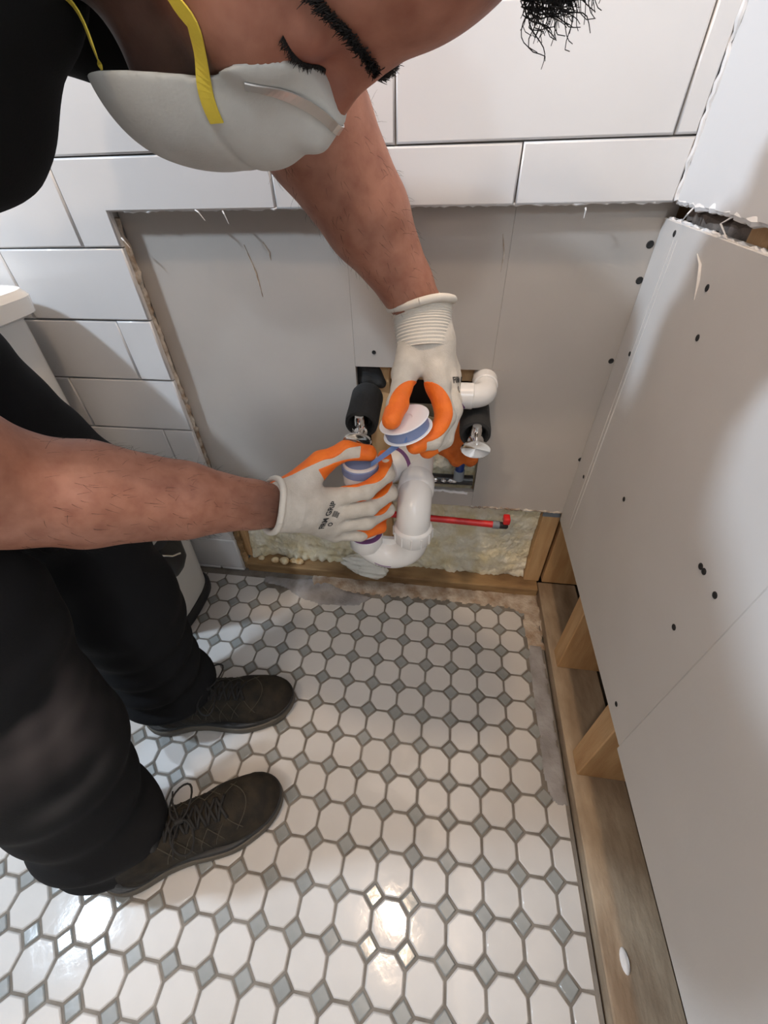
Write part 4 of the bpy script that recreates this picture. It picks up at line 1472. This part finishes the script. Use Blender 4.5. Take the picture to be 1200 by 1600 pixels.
def r_region(p):
    rho = np.hypot(p[:, 0] - AXP[0], p[:, 1] - AXP[1])
    ring = np.maximum(rho - 0.0425, p[:, 2] - 0.512)
    n = np.array([-0.565, 0.826, 0.0])
    pal = 0.013 - (p - R_W) @ n
    tip = np.linalg.norm(p - np.array(R_T[0][3]), axis=1) - 0.0165
    under = np.maximum(np.linalg.norm(p - np.array(R_T[0][2]), axis=1) - 0.05, p[:, 2] - 0.525)
    far = np.maximum(np.linalg.norm(p - np.array(R_T[0][2]), axis=1) - 0.05, -(p[:, 1] + 0.190))
    g = np.minimum(np.minimum(ring, pal), np.minimum(tip, np.minimum(under, far)))
    ftip = np.min([np.linalg.norm(p - np.array(R_F[k][0][3]), axis=1) - 0.0145 for k in R_F], axis=0)
    return np.minimum(g, ftip)


L_HOLE = np.array(at(657, 646, -0.190))             # the opening between thumb and forefinger
L_AX = np.array([-0.08, 0.80, -0.59])
L_AX /= np.linalg.norm(L_AX)


def l_region(p):
    # a tilted tunnel through the closed hand: its inner side is dipped
    def line(c, a, r):
        v = p - c
        return np.linalg.norm(v - (v @ a)[:, None] * a, axis=1) - r
    g = line(L_HOLE, L_AX, 0.0385)
    tip = np.linalg.norm(p - np.array(L_T[0][3]), axis=1) - 0.0185
    ftip = np.min([np.linalg.norm(p - np.array(L_F[k][0][3]), axis=1) - 0.0150 for k in L_F], axis=0)
    return np.minimum(np.minimum(g, tip), ftip)


def build_glove(fn, region, lo, hi):
    g = sdf_mesh('glove', fn, lo, hi, 0.0017, M_KNIT, person)
    sdf_mesh('palm_coating', lambda p: smax(fn(p) - 0.0007, region(p), 0.0006), lo, hi, 0.0013, M_ORANGE, g)
    return g


gr = build_glove(r_glove, r_region, (-0.44, -0.32, 0.38), (-0.24, -0.14, 0.56))
gl = build_glove(l_glove, l_region, (-0.32, -0.28, 0.48), (-0.15, -0.06, 0.72))


def cuff(parent, wr, el, hand, n_in, n_out, r0, r1, ribs, roll=0.0045, material=None):
    """ribbed knit band: from n_out up the forearm to n_in over the heel of the hand, edge rolled over"""
    wr, el, hand = np.asarray(wr), np.asarray(el), np.asarray(hand)
    a = wr + (0.35 * (el - wr) / np.linalg.norm(el - wr) - 0.65 * (hand - wr) / np.linalg.norm(hand - wr)) * n_out
    b = wr + (hand - wr) / np.linalg.norm(hand - wr) * n_in
    t = np.linspace(0, 1, 64)
    P = [(1 - s) ** 2 * a + 2 * s * (1 - s) * wr + s * s * b for s in t]
    r = r0 + (r1 - r0) * t + 0.0006 * np.sin(t * ribs * 6.28) + 0.0012 * np.sin(t * 19) * np.clip(1 - 2.2 * t, 0, 1)
    c = tube('cuff', P, r, material or M_CUFF, parent, 40, False)
    pts, T, Nn, Bn = frames(P)
    ring = [pts[0] + (r[0] + 0.001) * (math.cos(k) * Nn[0] + math.sin(k) * Bn[0]) + T[0] * 0.0012 * math.sin(3 * k) for k in np.linspace(0, 2 * math.pi, 49)]
    tube('rolled_edge', ring, roll, M_CUFF, c, 10, False)


cuff(gl, L_W, EL_F + np.array([0.06, 0, 0.03]), at(664, 592, -0.150), 0.042, 0.011, 0.0385, 0.0335, 18)
cuff(gr, R_W, EL_N, R_F['middle'][0][0], 0.020, 0.012, 0.0340, 0.0335, 0.6, 0.0042, M_KNIT)


def print_text(txt, size, centre, xdir, normal, fn, parent, name='printed_lettering'):
    cu = bpy.data.curves.new('lettering', 'FONT')
    cu.body = txt
    cu.size = size
    cu.align_x = 'CENTER'
    cu.align_y = 'CENTER'
    cu.resolution_u = 2
    cu.offset = size * 0.025
    ob = bpy.data.objects.new('lettering', cu)
    me = bpy.data.meshes.new_from_object(ob)
    bpy.data.objects.remove(ob)
    bm = bmesh.new()
    bm.from_mesh(me)
    bmesh.ops.triangulate(bm, faces=bm.faces)
    bmesh.ops.subdivide_edges(bm, edges=[e for e in bm.edges if e.calc_length() > size * 0.25], cuts=1)
    bm.to_mesh(me)
    bm.free()
    n = np.asarray(normal, float)
    n /= np.linalg.norm(n)
    x = np.asarray(xdir, float)
    x = x - n * (x @ n)
    x /= np.linalg.norm(x)
    y = np.cross(n, x)
    v = np.array([tuple(q.co) for q in me.vertices])
    P = np.asarray(centre) + v[:, :1] * x * 1.0 + v[:, 1:2] * y + n * 0.02
    P = march(fn, P, -n, 0.0006)
    me.vertices.foreach_set('co', P.astype(np.float32).ravel())
    me.update()
    off = np.abs(fn(P) - 0.0006) > 0.0006
    bm = bmesh.new()
    bm.from_mesh(me)
    bm.verts.ensure_lookup_table()
    bmesh.ops.delete(bm, geom=[bm.verts[i] for i in np.nonzero(off)[0]], context='VERTS')
    bm.to_mesh(me)
    bm.free()
    me.materials.clear()
    return link(name, me, M_PRINT, parent)


rn = np.array([0.10, -0.90, 0.25])
c0 = np.array(at(512, 806, -0.262))
xd = np.array(at(524, 786, -0.262)) - np.array(at(502, 828, -0.262))
yd = np.cross(rn / np.linalg.norm(rn), xd / np.linalg.norm(xd))
print_text('FIRM GRIP', 0.0092, c0, xd, rn, r_glove, gr)
for k, (dx, dy) in enumerate([(0.004, -0.0070), (0.004, -0.0100), (0.003, -0.0130)]):
    print_text('IIIIIIIII', 0.0036, c0 + xd / np.linalg.norm(xd) * dx + yd * dy, xd, rn, r_glove, gr, 'small_print')
print_text('O', 0.0085, c0 + xd / np.linalg.norm(xd) * -0.0135 + yd * -0.0095, xd, rn, r_glove, gr, 'printed_badge')
ln = np.array([0.62, -0.62, 0.45])
c1 = np.array(at(704, 596, -0.145))
xd = np.array([0.80, 0.55, -0.10])
yd = np.cross(ln / np.linalg.norm(ln), xd / np.linalg.norm(xd))
print_text('FIRM GRIP', 0.0105, c1 + xd * 0.016, xd, ln, l_glove, gl)
print_text('O', 0.012, c1 + xd * 0.004 - yd * 0.012, xd, ln, l_glove, gl, 'printed_badge')
